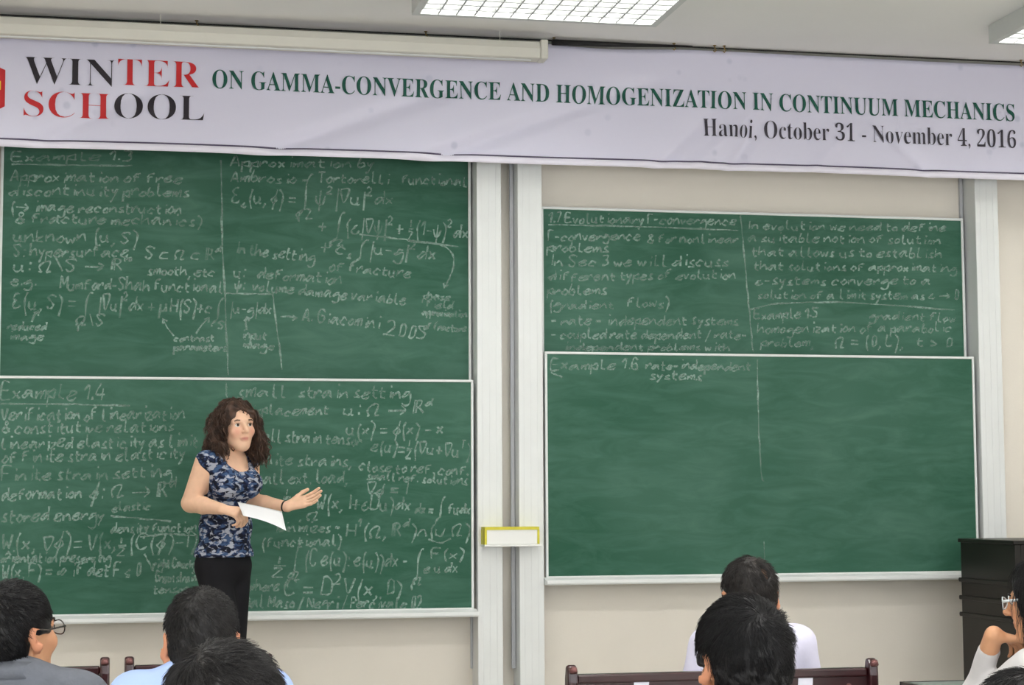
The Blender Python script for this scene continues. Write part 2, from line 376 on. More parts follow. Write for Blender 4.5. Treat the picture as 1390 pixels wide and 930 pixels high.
# things along the top of the banner
r = empty('screen_casing', (.3, -.42, ZC-.07), 'long cream roller screen casing below the ceiling in front of the banner top', 'screen casing')
MB().prism([(-.46, 3.752), (-.37, 3.750), (-.365, 3.835), (-.40, 3.845), (-.455, 3.838), (-.468, 3.80)], 'x', -2.6, 2.10).build('casing', 'housing', r, bevel=.005)
MB().box((2.10, -.472, 3.748), (2.14, -.362, 3.848)).build('end_cap', 'housing', r, bevel=.008)
MB().tube([(-2.6, -.42, 3.751), (2.06, -.42, 3.751)], .007).build('screen_slot_bar', 'alu', r, smooth=True)
for x in (-1.6, .2, 1.9): MB().tube([(x, -.41, 3.84), (x, -.41, ZC)], .002, 6).build('hanging_rod', 'housing', r)
tag(MB().tube([(BX0, -.30, ZC-.012), (5.6, -.30, ZC-.006)], .004).build('hanging_wire', 'black'), 'thin dark wire running along the ceiling above the banner', 'wire')
tag(MB().tube([(2.19, -.340, 3.868), (2.5, -.335, 3.872), (2.95, -.330, 3.882)], [.016, .013, .005]).build('gap_shade', 'black', smooth=True), 'short tapering black strip painting the shaded gap over the banner top beside the screen casing', 'shade strip')  # black strip put where only the dark, shaded gap over the banner is
for i, (px, py) in enumerate(((267, 34), (578, 49), (752, 52), (915, 64), (970, 58), (983, 54), (1386, 84))):
    p = at(px, py, -.33); r = empty('ceiling_hook', (p[0], -.33, ZC), 'tiny brass hook holding the banner wire, ' + ('first from the left, above the lettering', 'below the near end of the large light', 'beside the screen casing end', 'right of the black shade strip', 'near one of a close pair', 'far one of a close pair', 'last at the upper right corner')[i], 'hook', 'banner hooks')
    MB().tube([(p[0], -.33, ZC), (p[0], -.33, ZC-.015), (p[0]+.008, -.33, ZC-.026), (p[0], -.33, ZC-.036), (p[0]-.007, -.33, ZC-.028)], .003, 6).build('hook_wire', 'brass', r, smooth=True)
    MB().tube([(p[0], -.33, ZC), (p[0], -.33, ZC-.003)], .009, 10).build('hook_plate', 'brass', r)

# ------------------------------------------------------------------ posts, rails, boards
def post(x0, x1, label):
    r = empty('board_post', ((x0+x1)/2, 0, PZ), label, 'post', 'white board posts')
    MB().box((x0, -.16, PZ), (x1, -.002, 3.86)).build('post_cover', 'alu', r, bevel=.004)
    MB().box((x0-.004, -.163, PZ), (x1+.004, -.002, PZ+.02)).build('post_foot', 'alu', r)
    for s in (.22, .5, .78): MB().box((x0+(x1-x0)*s-.0015, -.1615, PZ+.03), (x0+(x1-x0)*s+.0015, -.1595, 3.85)).build('groove', 'alu', r)
    return r
post(1.825, 1.955, 'white aluminium post at the right end of the left hand boards')
post(2.042, 2.172, 'white aluminium post at the left end of the right hand boards')
post(4.612, 4.748, 'white aluminium post beside the cream wall behind the dark lectern')
post(-.71, -.590, 'white aluminium post at the left edge of the photograph')
def rail(x, w, y, label):
    o = MB().box((x-w/2, y, PZ+.3), (x+w/2, y+.021, 3.86)).build('guide_rail', 'rail', bevel=.003); return tag(o, label, 'rail', 'sliding board rails')
rail(4.599, .018, -.023, 'grey vertical guide rail left of the right end post')
rail(1.8195, .010, -.023, 'grey vertical guide rail at the right edge of the left boards')
rail(2.030, .020, -.07, 'grey vertical guide rail between the two middle posts')
rail(2.180, .012, -.023, 'grey vertical guide rail at the left edge of the right boards')

def board(x0, x1, z0, z1, y, label, tray, ft=.014):
    """writing surface in the plane y, frame round it, chalk tray below"""
    r = empty('chalkboard', ((x0+x1)/2, y, z0), label, 'chalkboard', 'green sliding chalkboards')
    MB().box((x0+ft, y, z0+ft), (x1-ft, y+.018, z1-ft)).build('writing_surface', 'board', r)
    for lo, hi in (((x0, y-.006, z1-ft), (x1, y+.024, z1)), ((x0, y-.006, z0), (x1, y+.024, z0+ft)), ((x0, y-.006, z0+ft), (x0+ft, y+.024, z1-ft)), ((x1-ft, y-.006, z0+ft), (x1, y+.024, z1-ft))):
        MB().box(lo, hi).build('frame_bar', 'alu', r, bevel=.003)
    if tray:
        MB().prism([(y-.003, z0+.008), (y-.07, z0-.012), (y-.075, z0-.004), (y-.082, z0-.004), (y-.082, z0-.022), (y-.075, z0-.030), (y+.0, z0-.030)], 'x', x0-.012, x1+.012).build('chalk_tray', 'alu', r, bevel=.002)
    return r
B_UL = board(-.565, 1.815, 2.10, 3.30, -.05, 'upper left green chalkboard written all over, below the coloured half of the banner', False)
B_LL = board(-.565, 1.808, .955, 2.13, -.14, 'lower left green chalkboard full of writing behind the standing woman', True, .013)
B_UR = board(2.190, 4.590, 1.98, 3.057, -.05, 'upper right green chalkboard with writing in two columns', False)
B_LR = board(2.186, 4.590, 1.108, 2.281, -.14, 'lower right green chalkboard, wiped nearly clean', True, .013)

# box on the middle posts
r = empty('switch_box', (1.985, -.16, 1.27), 'small white box edged with yellow tape across the two middle posts', 'box')
MB().box((1.850, -.255, 1.288), (2.118, -.161, 1.368)).build('box_body', 'pvc', r, bevel=.004)
MB().box((1.843, -.259, 1.362), (2.125, -.161, 1.377)).build('tape', 'yellow', r)
MB().box((1.842, -.259, 1.285), (1.853, -.161, 1.362)).build('tape', 'yellow', r)
MB().box((2.115, -.259, 1.290), (2.126, -.161, 1.362)).build('tape', 'yellow', r)
MB().box((1.840, -.262, 1.278), (2.135, -.161, 1.288)).build('box_lip', 'pvc', r, bevel=.002)

# ------------------------------------------------------------------ chalk handwriting (single-stroke glyphs)
G = {
'a':'462615041324464453','b':'1904132334352615','c':'452615041333','d':'4626150413244649 4643','e':'043546261504133344','f':'48381713 0636','g':'462615041445412001',
'h':'0903 04263643','i':'2623 2829','j':'26211001 2829','k':'0903 360433','l':'19142333','m':'0603 04152623 24364643','n':'0603 04263643','o':'2615041323343526',
'p':'0600 052636343304','q':'462615041334464051','r':'0603 04263635','s':'36261524331303','t':'18142333 0636','u':'060413233436 363343','v':'061336','w':'0613253346','x':'0633 3603',
'y':'061436 361100','z':'06360333','A':'032943 1535','B':'0903 0929382606 2635342303','C':'4839190613334 4'.replace(' ',''),'D':'0903 092947443303','E':'39090343 0636','F':'490903 0636',
'G':'483919061333444626','H':'0903 4943 0646','I':'1913','K':'0903 490643','L':'090333','M':'0309254943','N':'03094349','O':'291706133346473929','P':'0903 092938372606',
'R':'0903 0929382606 2643','S':'48391908263534231304','T':'0949 2923','U':'090413334449','V':'092349','W':'0913263349','X':'0943 4903','1':'072923','2':'0819293836030343','3':'092938263634230 3'.replace(' ',''),
'4':'290545 3733','5':'4909173634230 3'.replace(' ',''),'6':'381905133334260 5'.replace(' ',''),'7':'093913','9':'38291817263829 3833','0':'29181413233438 3829',
'(':'29171420','[':'29191121','|':'1910','/':'3901','\\':'0933',')':'09272410',',':'131201','.':'1314','-':'0535','=':'0646 0444','+':'0545 2723',':':'1314 1617',
'→':'0575 577553','∞':'150413354655443315','∫':'49392723120100','Ω':'0313051738473343 4353','∇':'09492309','φ':'2615041323343526 3910','ψ':'0605133346 2820','ε':'362615250413334 4'.replace(' ',''),
'ℝ':'0903 1913 0929382606 2643','⊂':'4616041343','∪':'0604133346','∩':'0304163643','Γ':'030939','≤':'360433 0232','&':'4317283704133345','ξ':'39190726160413334 4'.replace(' ',''),
'½':'1916 0535 04242300 0030','≈':'0525 0646 0444','~':'05162536','μ':'0600 04133436 3643','>':'063403','∈':'46160413 0535 1343'}
G = {k: v for k, v in G.items()}
def glyph(ch):
    out = []
    for st in G.get(ch, '').split():
        st = st[:len(st)//2*2]
        out.append(np.array([[int(st[i]), int(st[i+1])-3] for i in range(0, len(st), 2)], float))
    return out
def smooth_line(p, n=4):
    if len(p) < 3: return p
    q = np.vstack([2*p[0]-p[1], p, 2*p[-1]-p[-2]]); out = []
    for i in range(1, len(q)-2):
        for t in np.linspace(0, 1, n, endpoint=False):
            out.append(.5*((2*q[i])+(-q[i-1]+q[i+1])*t+(2*q[i-1]-5*q[i]+4*q[i+1]-q[i+2])*t*t+(-q[i-1]+3*q[i]-3*q[i+1]+q[i+2])*t**3))
    out.append(q[-2]); return np.array(out)
def ribbons(lines, y, name, parent, w=.0085):
    V = []; F = []
    for p in lines:
        if len(p) < 2: continue
        d = np.gradient(p, axis=0); L = np.linalg.norm(d, axis=1, keepdims=True)+1e-9; nrm = np.stack([-d[:, 1], d[:, 0]], 1)/L
        ww = (w/2)*(1+.35*np.sin(np.arange(len(p))*.9+rng.uniform(0, 6)))[:, None]*np.ones((1, 2))
        a = p+nrm*ww; b = p-nrm*ww; n0 = len(V)
        for i in range(len(p)): V += [(a[i, 0], y, a[i, 1]), (b[i, 0], y, b[i, 1])]
        for i in range(len(p)-1): k = n0+2*i; F.append((k, k+1, k+3, k+2))
    me = bpy.data.meshes.new(name); me.from_pydata(V, [], F); me.update()
    o = link(name, me, 'chalk', parent); o['kind'] = 'stuff'; return o
def write(bd, y, text, x0, y0, x1, y1, xh):
    """one handwritten line on a board; ends of the baseline and x-height given in photo pixels, turned into metres in the board plane"""
    a = at(x0, y0, y)[[0, 2]]; b = at(x1, y1, y)[[0, 2]]; s = xh/3*(3.95e-3)
    u = (b-a); Lw = np.linalg.norm(u); u = u/Lw; v = np.array([-u[1], u[0]])
    pen = 0.0; items = []; i = 0; sc = 1.0; dy = 0.0
    while i < len(text):
        ch = text[i]
        if ch == '^': sc, dy = .6, 4.0; i += 1; ch = text[i]
        elif ch == '_': sc, dy = .6, -2.0; i += 1; ch = text[i]
        else: sc, dy = 1.0, 0.0
        if ch == ' ': pen += 2.2; i += 1; continue
        if ch == '∫': sc, dy = 1.5, -1.5
        st = glyph(ch)
        if st:
            mx = max(q[:, 0].max() for q in st)
            jy = rng.normal(0, .28); js = rng.normal(1, .08)
            for q in st:
                q = q*[1, js]; q = q+rng.normal(0, .12, q.shape); q = smooth_line(q)
                q = q+np.stack([q[:, 1]*.12, 0*q[:, 1]], 1)
                items.append((q*sc+[pen, dy+jy]))
            pen += mx*sc+1.15
        i += 1
    pen = max(pen-1.15, 1)
    kx = Lw/pen
    lines = [a+np.outer(q[:, 0]*kx, u)+np.outer(q[:, 1]*s, v) for q in items]
    return ribbons(lines, y-.0012, 'chalk_writing', bd)
def stroke(bd, y, pts, w=.008):
    p = np.array([at(px, py, y)[[0, 2]] for px, py in pts]); q = smooth_line(p, 8)
    q = q+rng.normal(0, .0012, q.shape)
    return ribbons([q], y-.0012, 'chalk_line', bd, w)
def arrow(bd, y, a, b, h=6):
    a = np.array(a, float); b = np.array(b, float); d = (a-b)/np.linalg.norm(a-b); n = np.array([-d[1], d[0]])
    L = [[a, (a+b)/2+n*1.5, b], [b+d*h+n*h*.6, b, b+d*h-n*h*.6]]
    ribbons([np.array([at(*p, y)[[0, 2]] for p in l]) for l in L], y-.0012, 'chalk_line', bd)

UY, LY = -.05, -.14
UL_T = [('Example 1.3', 16, 219, 177, 217, 6), ('Approximation of free', 14, 245, 246, 248, 7), ('discontinuity problems', 13, 265, 256, 267, 7),
 ('(→ image reconstruction', 14, 287, 246, 290, 7), ('& fracture mechanics)', 22, 303, 272, 306, 7), ('unknown (u, S)', 18, 328, 185, 329, 8),
 ('S: hypersurface,', 18, 348, 178, 349, 7.5), ('S ⊂ Ω ⊂ ℝ^d', 197, 351, 299, 352, 7.5), ('u: Ω\\S → ℝ^m', 18, 368, 178, 367, 8), ('smooth, etc', 200, 373, 291, 375, 6.5),
 ('e.g.', 14, 387, 48, 388, 7), ('Mumford-Shah functional', 82, 392, 302, 397, 7.5), ('ξ(u, S) =', 17, 419, 102, 420, 9), ('∫', 107, 424, 124, 424, 11), ('|∇u|^2dx + μ', 133, 420, 226, 424, 9),
 ('H(S)+c∫', 231, 424, 302, 426, 8.5), ('Ω\\S', 103, 441, 140, 442, 7), ('reduced', 10, 447, 62, 448, 5), ('image', 11, 461, 58, 461, 5),
 ('contrast', 236, 463, 290, 463, 4.5), ('parameters', 236, 475, 307, 477, 5), ('S', 296, 447, 303, 447, 5),
 ('Approximation by', 313, 226, 506, 228, 6.5), ('Ambrosio -', 313, 247, 418, 249, 7), ('Tortorelli', 431, 248, 527, 249, 7), ('functional', 545, 250, 633, 252, 7),
 ('ξ_ε(u, φ) =', 315, 274, 401, 276, 9), ('∫', 406, 274, 424, 274, 13), ('ψ^2|∇u|^2dx', 428, 276, 532, 278, 9), ('Ω', 401, 297, 424, 297, 7),
 ('+ ∫(ε|∇ψ|^2', 432, 314, 532, 318, 9.5), ('+ ½(1-ψ)^2dx', 537, 318, 634, 322, 9), ('Ω', 446, 333, 466, 333, 5), ('+ c_s∫|u-g|^2dx', 434, 342, 590, 352, 9),
 ('In the setting', 320, 343, 426, 356, 7.5), ('of fracture', 447, 366, 556, 378, 7.5), ('u:   deformation', 317, 375, 463, 386, 7.5), ('ψ:  volume damage variable', 318, 392, 550, 413, 7),
 ('|u-g|dx', 312, 424, 367, 426, 7), ('input', 327, 459, 361, 461, 5.5), ('image', 327, 472, 371, 475, 5.5), ('A. Giacomini', 410, 435, 514, 446, 8), ('2005', 522, 453, 578, 461, 8.5),
 ('phase', 574, 406, 610, 408, 5), ('field', 578, 417, 614, 419, 5), ('approximation', 573, 427, 633, 431, 4.5), ('of fracture', 575, 446, 632, 451, 5)]
LL_T = [('Example 1.4', 1, 541, 141, 542, 9.5), ('Verification of linearization', 1, 571, 250, 569, 8), ('& constitutive relations', 3, 588, 235, 585, 7.5), ('linearized elasticity as limit', 1, 609, 268, 606, 7.5),
 ('of finite strain elasticity', 3, 628, 250, 622, 7.5), ('Finite strain setting', 2, 653, 232, 648, 8), ('deformation', 2, 679, 110, 676, 8), ('φ: Ω → ℝ^d', 122, 676, 238, 674, 9), ('stored energy', 2, 708, 140, 706, 8.5),
 ('elastic', 152, 694, 204, 692, 5.5), ('density function', 150, 723, 266, 722, 6.5), ('W(x, ∇φ)', 2, 746, 94, 744, 9.5), ('= V(x,', 99, 745, 155, 744, 9), ('½(C(φ)-I)', 160, 745, 265, 743, 9), ('orientation preserving', 1, 764, 150, 763, 6.5),
 ('W(x, F) = ∞ if det F ≤ 0', 2, 783, 190, 781, 8), ('right Cauchy', 208, 771, 266, 771, 6), ('Green strain', 211, 790, 266, 790, 6), ('tensor', 208, 806, 254, 805, 6),
 ('small', 322, 539, 388, 539, 8.5), ('strain setting', 405, 539, 556, 541, 8), ('displacement', 330, 563, 445, 563, 7), ('u: Ω → ℝ^d', 466, 563, 586, 562, 8), ('u(x) = φ(x) - x', 470, 590, 600, 589, 8),
 ('small strain tensor', 338, 599, 490, 604, 8), ('e(u)=½(∇u+∇u^T)', 503, 612, 637, 620, 8), ('finite strains,', 340, 630, 476, 633, 7.5), ('close to ref. conf.', 487, 638, 635, 646, 7),
 ('small ext. load,', 338, 657, 470, 655, 8), ('small ref. solutions', 498, 651, 634, 658, 5.5), ('∇φ ≈ I', 497, 670, 552, 671, 7), ('½', 384, 680, 394, 680, 7), ('W(x, I+εDu)dx', 430, 691, 556, 693, 9), ('dx = ∫ fudx', 563, 696, 637, 698, 7), 
 ('Ω', 416, 706, 432, 706, 6), ('minimizes ~', 376, 722, 460, 722, 6.5), ('H^1(Ω, ℝ^d)∩(∪ Ω)', 470, 728, 636, 727, 8.5), ('(functional)', 355, 743, 462, 740, 7), ('½', 371, 774, 386, 774, 9), ('∫', 392, 772, 408, 772, 12),
 ('(C e(u): e(u))dx -', 413, 768, 552, 769, 9), ('∫', 560, 777, 572, 777, 10), ('e u dx', 575, 777, 620, 777, 7), ('F(x)', 585, 758, 628, 757, 6), ('Ω', 390, 786, 406, 786, 6), ('Ω', 560, 793, 572, 793, 6),
 ('where', 338, 802, 378, 802, 7), ('C = D^2V(x, 0)', 385, 806, 543, 808, 10), ('Dal Maso / Negri / Percivale 02', 330, 824, 572, 826, 7.5)]
UR_T = [('1.7 Evolutionary Γ-convergence', 744, 302, 998, 305, 6.5), ('Γ-convergence', 744, 326, 868, 326, 6.5), ('& for nonlinear', 879, 329, 1001, 331, 6), ('problems', 743, 341, 825, 342, 6.5),
 ('In Sec 3 we will discuss', 747, 361, 988, 361, 7), ('different types of evolution', 745, 381, 998, 378, 6.5), ('problems', 743, 400, 823, 400, 6.5), ('(gradient', 745, 419, 832, 419, 6), ('flows)', 850, 416, 907, 417, 6.5),
 ('- rate - independent systems', 748, 441, 1001, 441, 7), ('- coupled rate dependent / rate-', 748, 459, 1012, 460, 6.5), ('independent problems with', 765, 475, 990, 476, 5),
 ('In evolution we need to define', 1015, 311, 1283, 314, 6), ('a suitable notion of solution', 1015, 328, 1276, 331, 6.5), ('that allows us to establish', 1020, 347, 1278, 350, 6.5), ('that solutions of approximating', 1023, 366, 1298, 369, 6),
 ('ε-systems converge to a', 1025, 386, 1262, 386, 6.5), ('solution of a limit system as ε → 0', 1028, 405, 1300, 406, 6), ('Example 1.5', 1024, 433, 1110, 431, 6.5), ('gradient flow', 1180, 433, 1296, 437, 6),
 ('homogenization of a parabolic', 1028, 452, 1291, 450, 6.5), ('problem,', 1033, 470, 1103, 470, 6), ('Ω = (0, L),', 1133, 470, 1224, 470, 8), ('t > 0', 1243, 470, 1291, 470, 7)]
LR_T = [('Example 1.6', 748, 502, 865, 501, 7), ('rate-independent', 877, 501, 1018, 503, 6), ('systems', 882, 514, 952, 516, 6)]
for bd, y, T in ((B_UL, UY, UL_T), (B_LL, LY, LL_T), (B_UR, UY, UR_T), (B_LR, LY, LR_T)):
    for t in T: write(bd, y, *t)
stroke(B_UL, UY, [(15, 223), (90, 224), (180, 225)]); stroke(B_UL, UY, [(300, 218), (302, 330), (306, 420), (310, 509)], .009)
stroke(B_UL, UY, [(306, 398), (340, 399), (370, 399)]); stroke(B_UL, UY, [(370, 399), (375, 440), (383, 502)])
arrow(B_UL, UY, (43, 437), (52, 422)); arrow(B_UL, UY, (236, 456), (221, 433)); arrow(B_UL, UY, (266, 453), (284, 431)); arrow(B_UL, UY, (335, 448), (335, 430)); arrow(B_UL, UY, (381, 430), (403, 432))
stroke(B_UL, UY, [(488, 318), (540, 324), (622, 335)]); stroke(B_UL, UY, [(560, 328), (600, 333), (615, 348), (614, 368), (604, 389)]); arrow(B_UL, UY, (606, 384), (603, 391))
stroke(B_LL, LY, [(1, 548), (90, 549), (176, 551)]); stroke(B_LL, LY, [(307, 519), (307, 530), (308, 540)], .008); stroke(B_LL, LY, [(150, 700), (190, 704), (232, 708)])
stroke(B_LL, LY, [(190, 729), (230, 725), (268, 728)]); stroke(B_LL, LY, [(196, 752), (203, 765), (208, 775)]); arrow(B_LL, LY, (11, 753), (11, 748)); stroke(B_LL, LY, [(582, 732), (598, 737), (612, 731)])
stroke(B_UR, UY, [(744, 305), (870, 308), (1002, 313)]); stroke(B_UR, UY, [(1005, 292), (1010, 345), (1017, 420), (1022, 478)], .008); stroke(B_UR, UY, [(1018, 420), (1060, 412), (1150, 411), (1296, 421)], .008)
stroke(B_LR, LY, [(748, 506), (756, 509), (764, 512)]); stroke(B_LR, LY, [(1028, 488), (1029, 560), (1033, 640), (1036, 653)], .008); stroke(B_LR, LY, [(1037, 735), (1038, 783)], .006)

# ------------------------------------------------------------------ lectern, desk
r = empty('lectern', (4.72, -.69, PZ), 'dark brown wooden lectern with moulded ledges on the platform at the right edge', 'lectern')
lx0, lx1, ly0, ly1 = 4.365, 5.15, -.985, -.375
MB().box((lx0+.008, ly0, PZ), (lx0+.04, ly1, 1.28)).build('side_panel', 'lectern', r, bevel=.003)
MB().box((lx1-.04, ly0, PZ), (lx1-.008, ly1, 1.28)).build('side_panel', 'lectern', r, bevel=.003)
MB().box((lx0+.04, ly0, PZ), (lx1-.04, ly0+.03, 1.28)).build('front_panel', 'lectern', r, bevel=.003)
MB().box((lx0+.04, ly1-.03, PZ), (lx1-.04, ly1, 1.28)).build('back_panel', 'lectern', r, bevel=.003)
MB().box((lx0-.002, ly0-.008, 1.28), (lx1+.002, ly1+.012, 1.30)).build('top', 'lectern', r, bevel=.004)
for z in (1.085, .993, .906):
    MB().prism([(ly0-.010, z-.011), (ly0-.014, z), (ly0-.010, z+.011), (ly1+.010, z+.011), (ly1+.014, z), (ly1+.010, z-.011)], 'x', lx0-.002, lx1-.002).build('ledge', 'lectern', r, bevel=.003)
r = empty('desk', (3.9, -2.55, 0), 'desk with a pale glossy top and dark edge in front of the lectern, lower right', 'desk')
MB().box((3.22, -2.9, .735), (4.9, -2.25, .75)).build('desktop', 'desk', r, bevel=.003)
MB().box((3.205, -2.915, .725), (3.225, -2.235, .752)).build('edge_strip', 'desk_dark', r); MB().box((3.205, -2.25, .725), (4.915, -2.235, .752)).build('edge_strip', 'desk_dark', r)
MB().box((3.26, -2.29, .12), (4.86, -2.27, .725)).build('modesty_panel', 'desk_dark', r)
for x in (3.26, 4.82):
    for y in (-2.87, -2.32): MB().box((x, y, 0), (x+.04, y+.04, .733)).build('leg', 'desk_dark', r)

# ------------------------------------------------------------------ benches and chairs
def seat(x, y, w, label, cat, name, stickers=(), bolts=(), group=None, rz=0):
    """seat whose back stands in the plane y, people sit at +y of it"""
    r = empty(name, (x, y, 0), label, cat, group); h = w/2; T = .998
    for s in (-1, 1):
        prof = [(-.030, 0), (.030, 0), (.022, .45), (.014, T-.10), (.016, T-.02), (.004, T+.018), (-.014, T+.022), (-.032, T+.004), (-.036, T-.03), (-.028, .45)]
        MB().prism([(y+a, b) for a, b in prof], 'x', x+s*h-(.030 if s > 0 else 0), x+s*h+(0 if s > 0 else .030)).build('back_post', 'maroon', r, bevel=.007)
        MB().box((x+s*(h-.015)-.016, y+.40, 0), (x+s*(h-.015)+.016, y+.435, .40)).build('front_leg', 'maroon', r, bevel=.004)
        MB().tube([(x+s*(h-.015), y-.032, T+.012), (x+s*(h-.015), y-.040, T+.000)], .012, 10).build('post_bolt', 'bolt', r, smooth=True)
    MB().box((x-h+.03, y-.020, T-.035), (x+h-.03, y+.016, T-.008)).build('top_rail', 'maroon', r, bevel=.006)
    MB().box((x-h+.03, y-.010, T-.30), (x+h-.03, y+.008, T-.035)).build('back_panel', 'maroon', r)
    MB().box((x-h+.03, y-.018, .50), (x+h-.03, y+.016, .56)).build('lower_rail', 'maroon', r, bevel=.004)
    n = max(3, int(w/.09))
    for k in range(n):
        xx = x-h+.03+(w-.06)*(k+.5)/n; MB().box((xx-.018, y-.006, .56), (xx+.018, y+.006, T-.30)).build('slat', 'maroon', r)
    MB().box((x-h+.01, y-.02, .40), (x+h-.01, y+.44, .43)).build('seat_board', 'maroon', r, bevel=.006)
    for bx in bolts: MB().tube([(x+bx, y-.009, T-.062), (x+bx, y-.014, T-.062)], .008, 10).build('bolt', 'bolt', r)
    return r
bc = at(981, 905, -4.12)[0]
bw = (at(1190, 905, -4.12)[0]-at(771, 905, -4.12)[0])
seat(bc, -4.12, bw, 'wide dark maroon bench with two white stickers on its back, right of the middle', 'bench', 'bench', bolts=(-.40, -.09, .40))
for px, w, py in ((871, 22, 927), (1094, 24, 921)):
    p = at(px, py, -4.14); e = .0115*w/5.3
    o = MB().add([(p[0]-.026, -4.1318, .895), (p[0]+.022, -4.1318, .895), (p[0]+.026, -4.1318, p[2]+.013), (p[0]-.020, -4.1318, p[2]+.013), (p[0]-.026, -4.1302, .895), (p[0]+.022, -4.1302, .895), (p[0]+.026, -4.1302, p[2]+.013), (p[0]-.020, -4.1302, p[2]+.013)], [(0, 1, 2, 3), (7, 6, 5, 4), (0, 4, 5, 1), (1, 5, 6, 2), (2, 6, 7, 3), (3, 7, 4, 0)]).build('sticker', 'sticker')
    tag(o, 'white paper sticker on the bench back, ' + ('left of the black haired head' if px < 1000 else 'right of the black haired head'), 'sticker', 'bench stickers')
cy = -3.45
def cx(px): return at(px, 900, cy)[0]
seat((cx(-50)+cx(149))/2, cy, cx(149)-cx(-50), 'dark maroon wooden chair seen past the man with glasses at the left edge', 'chair', 'wooden_chair', bolts=(.13, -.13))
seat((cx(169)+cx(369))/2, cy, cx(369)-cx(169), 'dark maroon wooden chair mostly hidden behind the man in the light blue shirt', 'chair', 'wooden_chair', bolts=(.13, -.13))

